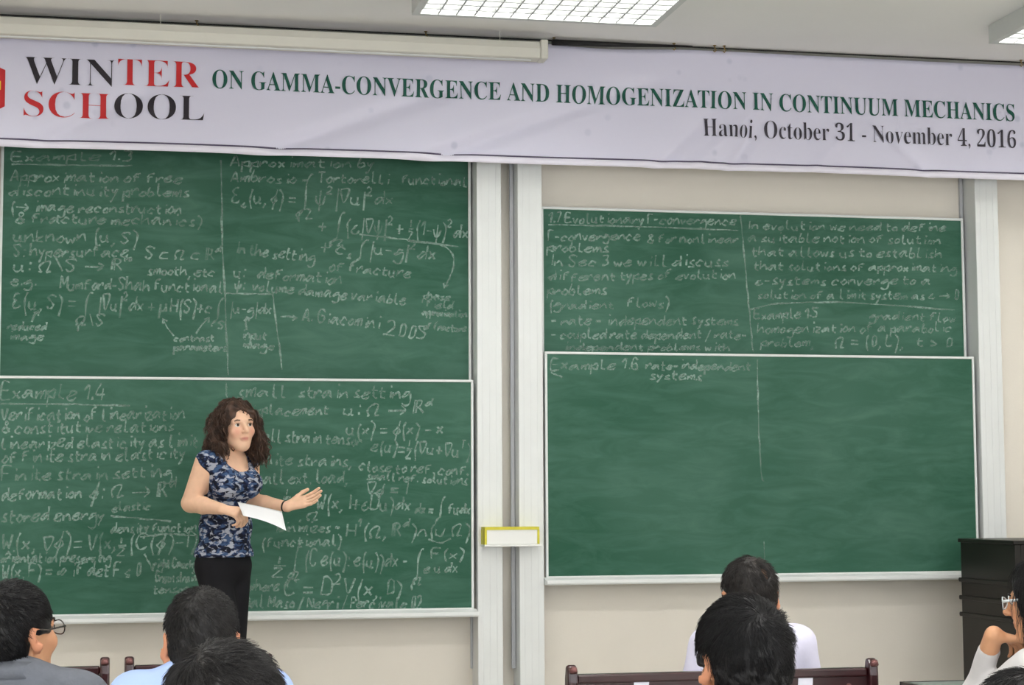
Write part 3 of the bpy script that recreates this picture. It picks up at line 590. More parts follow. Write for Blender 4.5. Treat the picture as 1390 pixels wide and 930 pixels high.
# ------------------------------------------------------------------ signed-distance modelling of people
class Vol:
    def __init__(s, lo, hi, h):
        s.lo = np.array(lo, np.float32); s.h = h; s.n = np.ceil((np.array(hi)-lo)/h).astype(int)+1
        s.d = np.full(s.n, 1.0, np.float32)
    def sub(s, c, R):
        a = np.maximum(0, np.floor((c-R-s.lo)/s.h).astype(int)); b = np.minimum(s.n, np.ceil((c+R-s.lo)/s.h).astype(int)+1)
        if (b <= a).any(): return None, None
        ax = [s.lo[i]+s.h*np.arange(a[i], b[i], dtype=np.float32) for i in range(3)]
        P = np.stack(np.meshgrid(*ax, indexing='ij'), -1)
        return (slice(a[0], b[0]), slice(a[1], b[1]), slice(a[2], b[2])), P
    def put(s, sl, d, k, op):
        o = s.d[sl]
        if op == 'u':
            h = np.clip(k-np.abs(o-d), 0, None)/k; s.d[sl] = np.minimum(o, d)-h*h*k*.25
        else:
            d = -d; h = np.clip(k-np.abs(o-d), 0, None)/k; s.d[sl] = np.maximum(o, d)+h*h*k*.25
    def cone(s, a, b, ra, rb, k=.01, op='u'):
        a = np.array(a, np.float32); b = np.array(b, np.float32); c = (a+b)/2; R = np.linalg.norm(b-a)/2+max(ra, rb)+k+.015
        sl, P = s.sub(c, R)
        if sl is None: return
        ab = b-a; L = float(ab@ab)+1e-9; t = np.clip(((P-a)@ab)/L, 0, 1)
        d = np.linalg.norm(P-a-t[..., None]*ab, axis=-1)-(ra+(rb-ra)*t); s.put(sl, d, k, op)
    def ell(s, c, r, k=.01, op='u', R3=None):
        c = np.array(c, np.float32); r = np.array(r, np.float32); sl, P = s.sub(c, float(r.max())+k+.015)
        if sl is None: return
        q = P-c
        if R3 is not None: q = q@R3.astype(np.float32)
        k0 = np.linalg.norm(q/r, axis=-1); k1 = np.linalg.norm(q/(r*r), axis=-1)+1e-6
        s.put(sl, k0*(k0-1)/k1, k, op)
    def cut(s, c, n, k=.004):       # remove the half space beyond the plane (c, n)
        ax = [s.lo[i]+s.h*np.arange(s.n[i], dtype=np.float32) for i in range(3)]
        n = np.array(n, float); n /= np.linalg.norm(n)
        d = (ax[0]-c[0])[:, None, None]*n[0]+(ax[1]-c[1])[None, :, None]*n[1]+(ax[2]-c[2])[None, None, :]*n[2]
        s.d = np.maximum(s.d, d.astype(np.float32))
    def noise(s, amp, freq, seed=0):
        g = np.random.default_rng(seed)
        near = np.argwhere(np.abs(s.d) < amp*3+s.h*2)
        P = s.lo+near*s.h; v = np.zeros(len(P))
        for f, a in ((freq, 1), (freq*2.1, .5)):
            for _ in range(5):
                w = g.normal(size=3); w = w/np.linalg.norm(w)*f; v += a*np.sin(P@w+g.uniform(0, 6.28))
        s.d[near[:, 0], near[:, 1], near[:, 2]] += (amp*v/3).astype(np.float32)
    def mesh(s):
        """naive surface nets"""
        d = s.d; d[0] = d[-1] = 1; d[:, 0] = d[:, -1] = 1; d[:, :, 0] = d[:, :, -1] = 1
        ins = d < 0; nx, ny, nz = d.shape
        cnt = np.zeros((nx-1, ny-1, nz-1), np.int8)
        for i in (0, 1):
            for j in (0, 1):
                for k in (0, 1): cnt += ins[i:nx-1+i, j:ny-1+j, k:nz-1+k]
        act = (cnt > 0) & (cnt < 8); idx = -np.ones(act.shape, np.int32); cells = np.argwhere(act); idx[act] = np.arange(len(cells))
        acc = np.zeros((len(cells), 3)); num = np.zeros(len(cells))
        C8 = {(i, j, k): d[cells[:, 0]+i, cells[:, 1]+j, cells[:, 2]+k] for i in (0, 1) for j in (0, 1) for k in (0, 1)}
        for a in C8:
            for ax in range(3):
                if a[ax] == 0:
                    b = tuple(1 if q == ax else a[q] for q in range(3)); da, db = C8[a], C8[b]; m = (da < 0) != (db < 0)
                    t = np.where(m, da/np.where(m, da-db, 1), 0)
                    for q in range(3): acc[:, q] += np.where(m, a[q]+(t if q == ax else 0), 0)
                    num += m
        V = s.lo+(cells+acc/num[:, None])*s.h; Q = []
        for ax in range(3):
            u, v = (ax+1) % 3, (ax+2) % 3
            A = ins; sa = [slice(None)]*3; sb = [slice(None)]*3; sa[ax] = slice(0, -1); sb[ax] = slice(1, None)
            e = np.argwhere(A[tuple(sa)] != A[tuple(sb)])
            ok = (e[:, u] > 0) & (e[:, v] > 0) & (e[:, u] < d.shape[u]-1) & (e[:, v] < d.shape[v]-1); e = e[ok]
            def at_(du, dv):
                c = e.copy(); c[:, u] -= du; c[:, v] -= dv; return idx[c[:, 0], c[:, 1], c[:, 2]]
            q = np.stack([at_(1, 1), at_(0, 1), at_(0, 0), at_(1, 0)], 1)
            flip = ~A[e[:, 0], e[:, 1], e[:, 2]]; q[flip] = q[flip][:, ::-1]; Q.append(q)
        return V, np.concatenate(Q)
def mesh_from(V, Q, name, m, parent, smooth=True):
    me = bpy.data.meshes.new(name); me.vertices.add(len(V)); me.vertices.foreach_set('co', np.asarray(V, np.float32).ravel())
    k = Q.shape[1]; me.loops.add(len(Q)*k); me.loops.foreach_set('vertex_index', Q.astype(np.int32).ravel())
    me.polygons.add(len(Q)); me.polygons.foreach_set('loop_start', np.arange(0, len(Q)*k, k, dtype=np.int32)); me.polygons.foreach_set('loop_total', np.full(len(Q), k, np.int32))
    me.update(calc_edges=True); me.validate()
    return link(name, me, m, parent, smooth)
def vol_obj(vol, name, m, parent):
    V, Q = vol.mesh(); o = mesh_from(V, Q, name, m, parent); return o, V

class Frame:                       # rigid frame: p_world = o + R p
    def __init__(s, o, yaw=0, pitch=0, roll=0):
        s.o = np.array(o, float); s.R = np.array(Euler((math.radians(pitch), math.radians(roll), math.radians(yaw)), 'XYZ').to_matrix())
    def __call__(s, *p): return s.o+s.R@np.array(p, float)
    def inv(s, P): return (P-s.o)@s.R

def add_head(v, F, k=1.0):
    R3 = F.R
    v.ell(F(0, .016, .030), (.076, .094, .088), .01, R3=R3)
    v.ell(F(0, -.026, -.034), (.060, .062, .080), .035, R3=R3)
    v.ell(F(0, -.056, -.096), (.018, .019, .018), .035, R3=R3)
    for s in (-1, 1):
        v.cone(F(s*.048, .012, -.050), F(s*.012, -.054, -.096), .017, .014, .03)
        v.ell(F(s*.036, -.066, -.030), (.022, .018, .020), .025, R3=R3)
        v.cone(F(s*.044, -.068, .018), F(s*.012, -.084, .014), .010, .009, .015)
        v.ell(F(s*.031, -.096, .000), (.017, .014, .012), .012, 's', R3=R3)
    v.cone(F(0, -.088, .006), F(0, -.109, -.029), .007, .0115, .012)
    for s in (-1, 1): v.ell(F(s*.011, -.097, -.034), (.007, .009, .006), .006, R3=R3)
    v.ell(F(0, -.085, -.0605), (.021, .008, .005), .006, R3=R3); v.ell(F(0, -.083, -.0695), (.018, .008, .006), .006, R3=R3)
    v.ell(F(0, -.095, -.0650), (.021, .007, .0012), .003, 's', R3=R3)
    for s in (-1, 1):
        E = np.array((Matrix(R3.tolist()) @ Euler((math.radians(-12), 0, math.radians(s*34))).to_matrix()))
        v.ell(F(s*.086, .020, -.008), (.007, .020, .034), .006, R3=E)
        v.ell(F(s*.079, .013, -.036), (.006, .010, .012), .006, R3=E)
        v.ell(F(s*.091, .013, -.004), (.006, .011, .018), .004, 's', R3=E)
def add_hand(v, W, fdir, up, thumb_side, curl=(10, 15, 10), spread=5, tcurl=20, s=1.0, k=.005, tout=45):
    """W wrist; fdir direction of the fingers; up = back of the hand; thumb_side = +1/-1 along fdir x up"""
    f = np.array(fdir, float); f /= np.linalg.norm(f); u = np.array(up, float); u -= f*(u@f); u /= np.linalg.norm(u); x = np.cross(f, u)*thumb_side
    def P(a, b, c): return np.array(W)+s*(x*a+f*b+u*c)
    for a0, a1 in ((.020, .030), (.008, .010), (-.006, -.010), (-.018, -.028)):
        v.cone(P(a0*.6, .004, 0), P(a1, .082, 0), .014*s, .0115*s, .012)
    v.cone(P(.018, .02, -.008), P(.034, .05, -.008), .012*s, .012*s, .012)
    L = ((.045, .026, .021), (.049, .030, .022), (.045, .028, .022), (.036, .021, .019)); X = (.030, .010, -.010, -.028); Rr = (.0088, .0092, .0088, .0078)
    def turn(d, ang, ax):
        ang = math.radians(ang); return d*math.cos(ang)+np.cross(ax, d)*math.sin(ang)+ax*(ax@d)*(1-math.cos(ang))
    cax = np.cross(u, f)           # rotating about this moves f towards -u
    if (turn(f, 10, cax)@u) > 0: cax = -cax
    for i in range(4):
        p = P(X[i], .080, 0); d = turn(f, spread*(1.5-i)*thumb_side*(1 if np.cross(f, x)@u > 0 else -1)*(1 if thumb_side > 0 else -1), u)
        if (d@x)*(1.5-i) < 0: d = turn(f, -spread*(1.5-i)*thumb_side, u)
        for j in range(3):
            d = turn(d, curl[j]*(1+.12*i), cax); q = p+d*L[i][j]*s; v.cone(p, q, (Rr[i]-.0006*j)*s, (Rr[i]-.0006*(j+1))*s, k); p = q
    p = P(.022, .028, -.004); d = f*math.cos(math.radians(tout))+x*math.sin(math.radians(tout)); 
    for j, l in enumerate((.040, .032, .026)):
        d2 = turn(d, tcurl*j*.5, cax); d2 = d2-x*.18*j; d2 /= np.linalg.norm(d2); q = p+d2*l*s; v.cone(p, q, (.0115-.001*j)*s, (.0105-.001*j)*s, k+.002); p = q; d = d2
def head_tint(o, V, F):
    q = F.inv(V); me = o.data; n = len(V); c = np.zeros((n, 4), np.float32); c[:, 3] = 1
    lip = np.exp(-((q[:, 0]/.021)**2)**2)*np.exp(-((q[:, 2]+.065)/.0085)**2)*(q[:, 1] < -.07)
    ch = sum(np.exp(-((q[:, 0]-s*.040)/.020)**2-((q[:, 2]+.032)/.022)**2) for s in (-1, 1))*(q[:, 1] < -.02)
    ear = ((np.abs(q[:, 0]) > .074) & (np.abs(q[:, 2]) < .05)).astype(float)
    c[:, 0] = np.clip(lip, 0, 1)*.8; c[:, 1] = np.clip(ch*.55+ear*.55, 0, 1)
    at_ = me.attributes.new('tint', 'FLOAT_COLOR', 'POINT'); at_.data.foreach_set('color', c.ravel())
def eyes(F, parent, brow='brow'):
    for s in (-1, 1):
        for nm, c, r, mm in (('eye', (s*.031, -.0752, -.0005), .0113, 'sclera'),):
            q = MB(); vs = []; fs = []; n, k = 16, 10
            for i in range(k+1):
                for j in range(n):
                    a = math.pi*i/k; b = 2*math.pi*j/n; vs.append(F(c[0]+r*math.sin(a)*math.cos(b), c[1]+r*math.sin(a)*math.sin(b), c[2]+r*math.cos(a)))
            for i in range(k):
                for j in range(n): fs.append((i*n+j, (i+1)*n+j, (i+1)*n+(j+1) % n, i*n+(j+1) % n))
            e = q.add(vs, fs).build('eye', mm, parent, smooth=True)
        q = MB(); q.tube([F(s*.031, -.0855, .0), F(s*.031, -.0873, .0)], [.0066, .0050], 12); o = q.build('iris', 'iris', None, smooth=True); o.parent = e; o.matrix_parent_inverse = e.matrix_world.inverted() if False else Matrix.Translation(-Vector(parent.location))
        o.matrix_parent_inverse = Matrix.Identity(4) if False else o.matrix_parent_inverse
        e_loc = Matrix.Identity(4)
        o.matrix_parent_inverse = (Matrix.Translation(Vector(parent.location)) @ e.matrix_parent_inverse).inverted()
        MB().tube([F(s*.047, -.080, .019), F(s*.036, -.089, .0235), F(s*.022, -.092, .0215)], [.0022, .0034, .003], 6).build('eyebrow', brow, parent, smooth=True)
        MB().tube([F(s*.0425, -.0815, .002), F(s*.037, -.0865, .0068), F(s*.029, -.0885, .0080), F(s*.020, -.0865, .0045)], [.0009, .0016, .0016, .001], 6).build('eyelid', brow, parent, smooth=True)

def strands(V, N, F, name, m, parent, count, length, mode, rad=.0008, lift=.25, seed=1, whorl=(0, .055, .11), keep=None, seg=5, curl=0.0):
    g = np.random.default_rng(seed)
    if keep is not None: ok = keep(F.inv(V)); V = V[ok]; N = N[ok]
    i = g.integers(0, len(V), count); p = V[i]+g.normal(0, .001, (count, 3)); n = N[i]
    W = F(*whorl); L = length*g.uniform(.6, 1.25, count)
    if mode == 'short':
        t = p-W; t = t-n*(t*n).sum(1, keepdims=True); t /= np.linalg.norm(t, axis=1, keepdims=True)+1e-6
        sw = np.cross(n, t); t = t+sw*.45+g.normal(0, .18, t.shape)
    else:
        t = np.tile(np.array([0, 0, -1.0]), (count, 1)); t = t+n*.15+g.normal(0, .15, t.shape)
    t = t-n*(t*n).sum(1, keepdims=True); t /= np.linalg.norm(t, axis=1, keepdims=True)+1e-6
    c = F(0, .016, .03); pts = [p]; b = np.cross(n, t); ph = g.uniform(0, 6.28, count); rr = g.uniform(.5, 1.3, count)*curl
    base = p.copy()
    for k in range(1, seg+1):
        f = k/seg
        q = p+t*(L*f)[:, None] if mode == 'short' else p+t*(L*(f-f*f*.5))[:, None]+np.array([0, 0, -1.0])*(L*f*f*.5)[:, None]
        if mode == 'short':
            r0 = np.linalg.norm(p-c, axis=1, keepdims=True); dq = q-c; q = c+dq/np.linalg.norm(dq, axis=1, keepdims=True)*(r0+lift*(L*f)[:, None]*(1-.3*f))
        else:
            q = q+n*(lift*.01*math.sin(f*3.1))
        if curl:
            w = ph+f*g.uniform(0.9, 1.1)*9*(L/.09)
            q = q+b*(rr*np.sin(w)*f**.5)[:, None]+n*(rr*np.cos(w)*f**.5)[:, None]
        pts.append(q)
    pts = np.stack(pts, 1)                      # count, seg+1, 3
    d = np.gradient(pts, axis=1); d /= np.linalg.norm(d, axis=2, keepdims=True)+1e-9
    a = np.cross(d, n[:, None, :]); a /= np.linalg.norm(a, axis=2, keepdims=True)+1e-9; bb = np.cross(d, a)
    taper = np.linspace(1, .35, seg+1)[None, :, None]*rad
    ring = [pts+(a*math.cos(w)+bb*math.sin(w))*taper for w in (0, 2.094, 4.189)]
    VV = np.stack(ring, 2).reshape(-1, 3)       # count, seg+1, 3ring
    s0 = np.arange(count)[:, None, None]*(seg+1)*3; kk = np.arange(seg)[None, :, None]*3; jj = np.arange(3)[None, None, :]
    A = s0+kk+jj; B = s0+kk+(jj+1) % 3
    Q = np.stack([A, B, B+3, A+3], -1).reshape(-1, 4)
    o = mesh_from(VV, Q, name, m, parent, True); o['kind'] = 'stuff'; return o
def normals(o):
    n = len(o.data.vertices); a = np.empty(n*3, np.float32); o.data.vertex_normals.foreach_get('vector', a); return a.reshape(-1, 3)

def short_hair(F, parent, m, count=5000, length=.022, grow=.010, bald=None, seed=1, rad=.0008, lift=.35, whorl=(0, .055, .11), h=.003, nape=-.062, rough=.0016, ears=True):
    R3 = F.R; v = Vol(F.o-.16, F.o+.17, h)
    v.ell(F(0, .018, .034), (.076+grow, .094+grow, .088+grow), .01, R3=R3)
    v.ell(F(0, .050, -.022), (.066+grow*.6, .058+grow*.5, .062), .03, R3=R3)
    for s in (-1, 1):
        v.cone(F(s*(.069+grow*.3), -.032, .012), F(s*.069, -.036, -.012), .009, .004, .012)
        v.ell(F(s*.092, .018, -.016), (.022, .034, .040), .008, 's', R3=R3)
        v.ell(F(s*.080, -.016, -.048), (.035, .048, .047), .01, 's', R3=R3)
    v.ell(F(0, -.098, -.010), (.066, .055, .075), .015, 's', R3=R3)
    v.ell(F(0, .02, nape-.06), (.12, .12, .060), .008, 's', R3=R3)
    if bald: v.ell(F(*bald[0]), bald[1], .012, 's', R3=R3)
    v.noise(rough, 160, seed)
    o, V = vol_obj(v, 'hair', m, parent); N = normals(o); q0 = F.inv(V); kp = ~((np.abs(q0[:, 0]) > .060) & (q0[:, 2] < .038) & (q0[:, 1] < .045)); V = V[kp]; N = N[kp]
    strands(V, N, F, 'hair_strands', m, parent, count, length, 'short', rad, lift, seed, whorl)
    return o

def seated(name, F, label, yaw_body, shirt, trous, skin, hair, arms=None, sleeve='short', hunch=0.0, collar=True, wide=1.0, zfloor=0.0, brow=None, knees=.10, h=.0065, slv=.93, shift=(0, 0)):
    """F head frame; the body hangs below it, facing yaw_body"""
    H = F.o; B = Frame((H[0]+shift[0], H[1]+shift[1], H[2]), yaw_body)
    hc = hunch
    fwd = lambda *p: B(p[0], p[1], p[2])
    zs = H[2]-zfloor
    root = empty(name, (H[0], H[1], zfloor), label, 'person')
    sh = lambda s: fwd(s*.158*wide, .035, -.195+hc)
    if arms is None:
        arms = {}
        for s in (-1, 1): arms[s] = (fwd(s*.225*wide, .0, -.46+hc*.5), fwd(s*.13, -.22, -.53))
    hip = -(zs-.56); kz = -(zs-.53)
    lo = B(0, 0, 0)-np.array([.62, .62, zs+.01]); hi = B(0, 0, 0)+np.array([.62, .62, .16])
    v = Vol(lo, hi, h)
    add_head(v, F)
    v.cone(F(0, .022, -.06), fwd(0, .045, -.16+hc), .053, .056, .02)
    def torso(v, g, k=.04):
        if g: v.cone(fwd(0, .046, -.158+hc), fwd(0, .046, -.20+hc), .064, .075, .02)
        v.ell(fwd(0, .035, -.32+hc*.6), (.150*wide+g, .100+g, .150+g), k, R3=B.R)
        v.ell(fwd(0, .030, -.48+hc*.3), (.145*wide+g, .105+g, .15+g), k, R3=B.R)
        v.ell(fwd(0, .050, hip+.03), (.165+g, .12+g, .10+g), k, R3=B.R)
        v.cone(fwd(-.135*wide, .04, -.200+hc), fwd(.135*wide, .04, -.200+hc), .048+g, .048+g, .05)
        for s in (-1, 1): v.cone(fwd(s*.02, .045, -.140+hc), fwd(s*.115*wide, .04, -.185+hc), .038+g*.5, .034+g, .03)
    torso(v, 0)
    for s in (-1, 1):
        e, w = arms[s]; v.cone(sh(s), e, .048, .040, .02); v.cone(e, w, .038, .027, .012)
        d = np.array(w)-e; d /= np.linalg.norm(d)
        upv = np.array([0, 0, 1.0]) if abs(d[2]) < .8 else B.R@np.array([0, -1.0, 0])
        if (s, 'hand') not in arms: add_hand(v, w, d, upv, 1 if s > 0 else -1, (18, 25, 15))
        else: add_hand(v, w, *arms[(s, 'hand')])
        v.cone(fwd(s*.09, .03, hip), fwd(s*knees, -.36, kz), .078, .055, .03); v.cone(fwd(s*knees, -.36, kz), fwd(s*knees, -.33, -zs+.09), .052, .036, .02)
        v.cone(fwd(s*knees, -.32, -zs+.05), fwd(s*knees*1.15, -.46, -zs+.035), .034, .026, .02)
    o, V = vol_obj(v, 'body', skin, root); head_tint(o, V, F)
    eyes(F, root, brow or 'hair_black')
    # shirt
    v = Vol(lo, hi, h); torso(v, .013)
    for s in (-1, 1):
        e, w = arms[s]; e = np.array(e); w = np.array(w)
        v.cone(sh(s), e, .060, .053, .03)
        if sleeve == 'long': v.cone(e, e+(w-e)*slv, .052*wide, .040*wide, .02)
        elif sleeve != 'long': v.cone(e, e+(w-e)*.05, .053, .050, .01)
    if sleeve == 'short': v.ell(F(0, 0, .0), (.074, .09, .115), .004, 's', R3=F.R)
    v.noise(.0040, 30, 3)
    if sleeve == 'short':
        for s in (-1, 1): v.ell(arms[s][1], (.17, .17, .17), .003, 's') if False else None
    v.cut(fwd(0, 0, hip+.0), (0, 0, -1))
    vol_obj(v, 'shirt', shirt, root)
    if collar:
        C = Frame(fwd(0, .042, -.128+hc), yaw_body, 12); ring = 28; q = MB(); vs = []; fs = []
        for k in range(ring):
            a = 2*math.pi*k/ring+math.pi/2+.10
            for rr, z in ((.060, .012), (.064, .020), (.072, -.022), (.066, -.022)): vs.append(C(math.cos(a)*rr, math.sin(a)*rr*.98, z-.004*math.sin(a)))
        for k in range(ring):
            n = (k+1) % ring
            for j in range(4): fs.append((k*4+j, k*4+(j+1) % 4, n*4+(j+1) % 4, n*4+j))
        q.add(vs, fs).build('collar', shirt, root, smooth=True)
    v = Vol(lo, np.array([hi[0], hi[1], B(0, 0, hip+.16)[2]]), h); v.ell(fwd(0, .050, hip+.02), (.172, .128, .115), .03, R3=B.R)
    for s in (-1, 1):
        v.cone(fwd(s*.09, .03, hip), fwd(s*knees, -.36, kz), .088, .066, .03); v.cone(fwd(s*knees, -.36, kz), fwd(s*knees, -.33, -zs+.11), .064, .055, .02)
    v.cut((0, 0, zfloor+.07), (0, 0, -1)); v.cut(fwd(0, 0, hip+.08), (0, 0, 1))
    vol_obj(v, 'trousers', trous, root)
    for s in (-1, 1):
        v = Vol(fwd(s*knees, -.38, -zs)-np.array([.2, .2, .0]), fwd(s*knees, -.38, -zs)+np.array([.2, .2, .13]), .006)
        v.cone(fwd(s*knees, -.31, -zs+.045), fwd(s*knees*1.15, -.47, -zs+.035), .045, .040, .02); v.cone(fwd(s*knees, -.32, -zs+.05), fwd(s*knees, -.32, -zs+.09), .042, .044, .02)
        v.cut((0, 0, zfloor+.004), (0, 0, -1)); vol_obj(v, 'shoe', 'shoe', root)
    return root, B
def lens_ring(F, s, q, y=-.108, rx=.024, rz=.018):
    pts = [F(s*.033+rx*math.cos(a), y+.25*abs(rx*math.cos(a)), -.002+rz*math.sin(a)) for a in np.linspace(0, 2*math.pi, 21)]
    q.tube(pts, .0016, 6, False)
def glasses(F, root, m, arm_m=None, thick=1.0):
    q = MB(); lens_ring(F, -1, q); lens_ring(F, 1, q); q.tube([F(-.010, -.106, .004), F(.010, -.106, .004)], .0016, 6)
    g = q.build('glasses', m, root, smooth=True)
    for s in (-1, 1):
        a = MB().tube([F(s*.057, -.100, .004), F(s*.078, -.085, .006), F(s*.083, -.02, .008), F(s*.081, .012, .016), F(s*.080, .030, -.004)], .0019*thick, 6).build('temple_arm', arm_m or m, None, smooth=True)
        a.parent = g; a.matrix_parent_inverse = (Matrix.Translation(Vector(root.location)) @ g.matrix_parent_inverse).inverted()
        l = MB(); n = 18; pts = [F(s*.033+.023*math.cos(t), -.107+.25*abs(.023*math.cos(t)), -.002+.017*math.sin(t)) for t in np.linspace(0, 2*math.pi, n, endpoint=False)]
        l.add(pts, [tuple(range(n))]); lo_ = l.build('lens', M['lens'], None); lo_.parent = g; lo_.matrix_parent_inverse = a.matrix_parent_inverse.copy()
    return g
M['lens'] = mat('lens_glass', (.85, .9, .92), .05, .8, var=.01, alpha=.25)

def head_at(px, py_top, D, yaw, pitch=0, roll=0):
    p = atd(px, py_top, D); return Frame((p[0], p[1], p[2]-.128), yaw, pitch, roll)

# man at the left edge, glasses, grey jacket
F = head_at(25, 789, 4.62, 135, -7)
r1, _ = seated('person', F, 'man with black hair and metal glasses in a grey jacket at the left edge', 174, 'jacket', 'trousers', 'skin_tan', 'hair_black', sleeve='long', hunch=.040, wide=1.05)
short_hair(F, r1, 'hair_black', 5000, .024, .010, seed=2, nape=-.075)
glasses(F, r1, 'frame_dark', thick=1.2)
# man in the light blue shirt
F = head_at(274, 798, 4.45, 177, 2)
r2, _ = seated('person', F, 'man with cropped dark hair in a light blue shirt, below the standing woman', 180, 'shirt_blue', 'trousers', 'skin_tan', 'hair_dark', wide=1.0, hunch=.075)
short_hair(F, r2, 'hair_dark', 6500, .012, .007, seed=3, rad=.0007, lift=.6)
# dark head at the bottom
F = head_at(305, 879, 3.0, 176, 4)
r3, _ = seated('person', F, 'black haired person with tousled crown, only the top of the head showing at the bottom', 180, 'shirt_dark', 'trousers', 'skin_tan', 'hair_black')
short_hair(F, r3, 'hair_dark', 9000, .034, .014, seed=4, rad=.0007, lift=.30, whorl=(.03, .05, .11), rough=.003)
# balding man in the pale shirt on the bench
F = head_at(1016, 757, 5.95, 172, 3)
r4, _ = seated('person', F, 'man with thinning hair in a pale lilac shirt sitting on the bench', 180, 'shirt_white', 'trousers', 'skin_tan', 'hair_grey', wide=.94, hunch=.052)
short_hair(F, r4, 'hair_grey', 3500, .022, .008, seed=5, bald=((-.036, .085, .085), (.013, .022, .034)), rad=.0008)
g = np.random.default_rng(3); q = g.normal(0, 1, (260, 3))*[.010, .012, .018]+[-.034, .075, .08]; q = q-[0, .016, .03]; q = q/np.linalg.norm(q/[.078, .096, .090], axis=1)[:, None]+[0, .016, .03]
PV = np.array([F(*p_) for p_ in q]); PN = PV-F(0, .016, .03); PN /= np.linalg.norm(PN, axis=1)[:, None]
strands(PV, PN, F, 'hair_strands', 'hair_grey', r4, 130, .03, 'short', .0008, .2, 15)
# black haired head in front of him
F = head_at(1005, 814, 3.78, 184, 2)
r5, _ = seated('person', F, 'person with thick glossy black hair in front of the bench, seen from behind', 182, 'shirt_dark', 'trousers', 'skin_tan', 'hair_black', hunch=.0)
short_hair(F, r5, 'hair_black', 9000, .032, .014, seed=6, rad=.0007, lift=.22, whorl=(.0, .085, .085), rough=.0025)
# head at the lower right corner
F = head_at(1388, 917, 3.05, 180, 10)
r6, _ = seated('person', F, 'dark haired person in the lower right corner, only the crown of the head showing', 180, 'shirt_dark', 'trousers', 'skin_tan', 'hair_dark', knees=.08, wide=.95)
short_hair(F, r6, 'hair_dark', 5000, .028, .012, seed=8, rad=.0008, lift=.3)

# woman at the right edge, chin on her hand
hp = atd(1416, 815, 5.4); F = Frame(hp, 228, 4)
el = atd(1320, 957, 5.60); wr = atd(1349, 862, 5.44)
chin = F(0, -.085, -.10)
fd = chin-wr
arms = {-1: (hp+np.array([.24, .05, -.46]), hp+np.array([.02, .26, -.50]))}
arms[1] = (el, wr)
arms[(1, 'hand')] = (np.array([.90, .22, -.20]), np.array([.15, .1, 1.0]), 1, (30, 35, 25), 1, 8, .84)
r7, B7 = seated('person', F, 'woman with long black hair and glasses coloured white with glare resting her chin on her hand, right edge', 178, 'sleeve_white', 'trousers', 'skin_tan', 'hair_black', arms={k if not (isinstance(k, int)) else k: a for k, a in {**arms}.items()}, sleeve='long', collar=False, wide=.84, slv=.76, shift=(.07, -.02))
v = Vol(F.o-.28, F.o+.2, .0045); R3 = F.R
v.ell(F(0, .020, .034), (.090, .106, .100), .01, R3=R3)
for s in (-1, 1): v.cone(F(s*.072, -.010, .02), F(s*.080, .03, -.20), .026, .034, .03); v.cone(F(s*.066, -.050, .045), F(s*.077, -.036, -.03), .014, .012, .02)
v.cone(F(0, .06, .0), F(0, .09, -.22), .07, .06, .04)
v.ell(F(0, -.105, -.03), (.066, .062, .10), .012, 's', R3=R3)
v.noise(.002, 90, 11); o, V = vol_obj(v, 'hair', 'hair_black', r7)
strands(V, normals(o), F, 'hair_strands', 'hair_black', r7, 4500, .11, 'long', .0009, .3, 12, seg=6, curl=.002, keep=lambda q: q[:, 1] > -.045)
glasses(F, r7, 'frame_glare', thick=2.2)
v = Vol(B7(0, 0, 0)-np.array([.3, .3, .66]), B7(0, 0, 0)+np.array([.3, .3, -.1]), .007)
v.ell(B7(0, .035, -.32), (.150, .128, .172), .03, R3=B7.R); v.ell(B7(0, .03, -.47), (.150, .132, .17), .03, R3=B7.R); v.cone(B7(-.085, .04, -.195), B7(.085, .04, -.195), .070, .070, .03)
for s in (-1, 1): v.cone(B7(s*.06, .045, -.160), B7(s*.105, .040, -.205), .048, .058, .03)
v.cut(B7(0, 0, -.60), (0, 0, -1)); vol_obj(v, 'vest', 'vest', r7)

# chairs under the seated people whose seats lie below the frame
for rr, nm in ((r1, 'under the man in the grey jacket'), (r2, 'under the man in the light blue shirt'), (r3, 'under the person at the bottom edge'), (r5, 'under the person with glossy black hair'), (r6, 'under the person in the lower right corner'), (r7, 'under the woman resting her chin on her hand')):
    seat(rr.location.x-(.05 if rr is r1 else 0), rr.location.y-(.265 if rr is r1 else .25 if rr is r7 else .235), .38 if rr is r1 else .42, 'dark maroon wooden chair '+nm, 'chair', 'wooden_chair', group=None)

# ------------------------------------------------------------------ the standing woman
YW = -.65
def w(px, py, dy=0.0): return at(px, py, YW+dy)
hw = w(321, 578.5, -.03); F = Frame(hw, 21, -2, -3)
BW = Frame(w(309, 660), 33)
root = empty('person', (w(310, 760)[0], YW, PZ), 'woman with curly brown hair and mottled blue sleeveless blouse standing with paper in hand', 'person')
Rsh, Rel, Rwr = w(279, 627, -.10), w(259, 683, -.06), w(301, 691, -.24)
Lsh, Lel, Lwr = w(339, 625, .09), w(340, 680, .09), w(390, 688, -.05)
pel = w(303, 764); wst = w(306, 715); zf = PZ
rh, lh = BW(0, 0, 0)*0, 0
def hipp(s): return pel+BW.R@np.array([s*.062, 0, -.02])
kn = {-1: np.array([w(311, 870)[0], YW-.07, zf+.47]), 1: np.array([w(317, 870)[0], YW+.05, zf+.47])}
an = {-1: np.array([w(312, 870)[0], YW-.08, zf+.09]), 1: np.array([w(326, 870)[0], YW+.06, zf+.09])}
toe = {s: an[s]+BW.R@np.array([s*.02, -.14, -.055]) for s in (-1, 1)}
lo = np.array([root.location.x-.45, YW-.42, zf-.01]); hi = np.array([root.location.x+.60, YW+.40, hw[2]+.16])
v = Vol(lo, hi, .0042)
add_head(v, F)
nb = w(312, 618, .0)
v.cone(F(0, .018, -.055), nb+np.array([0, .01, .01]), .045, .050, .02)
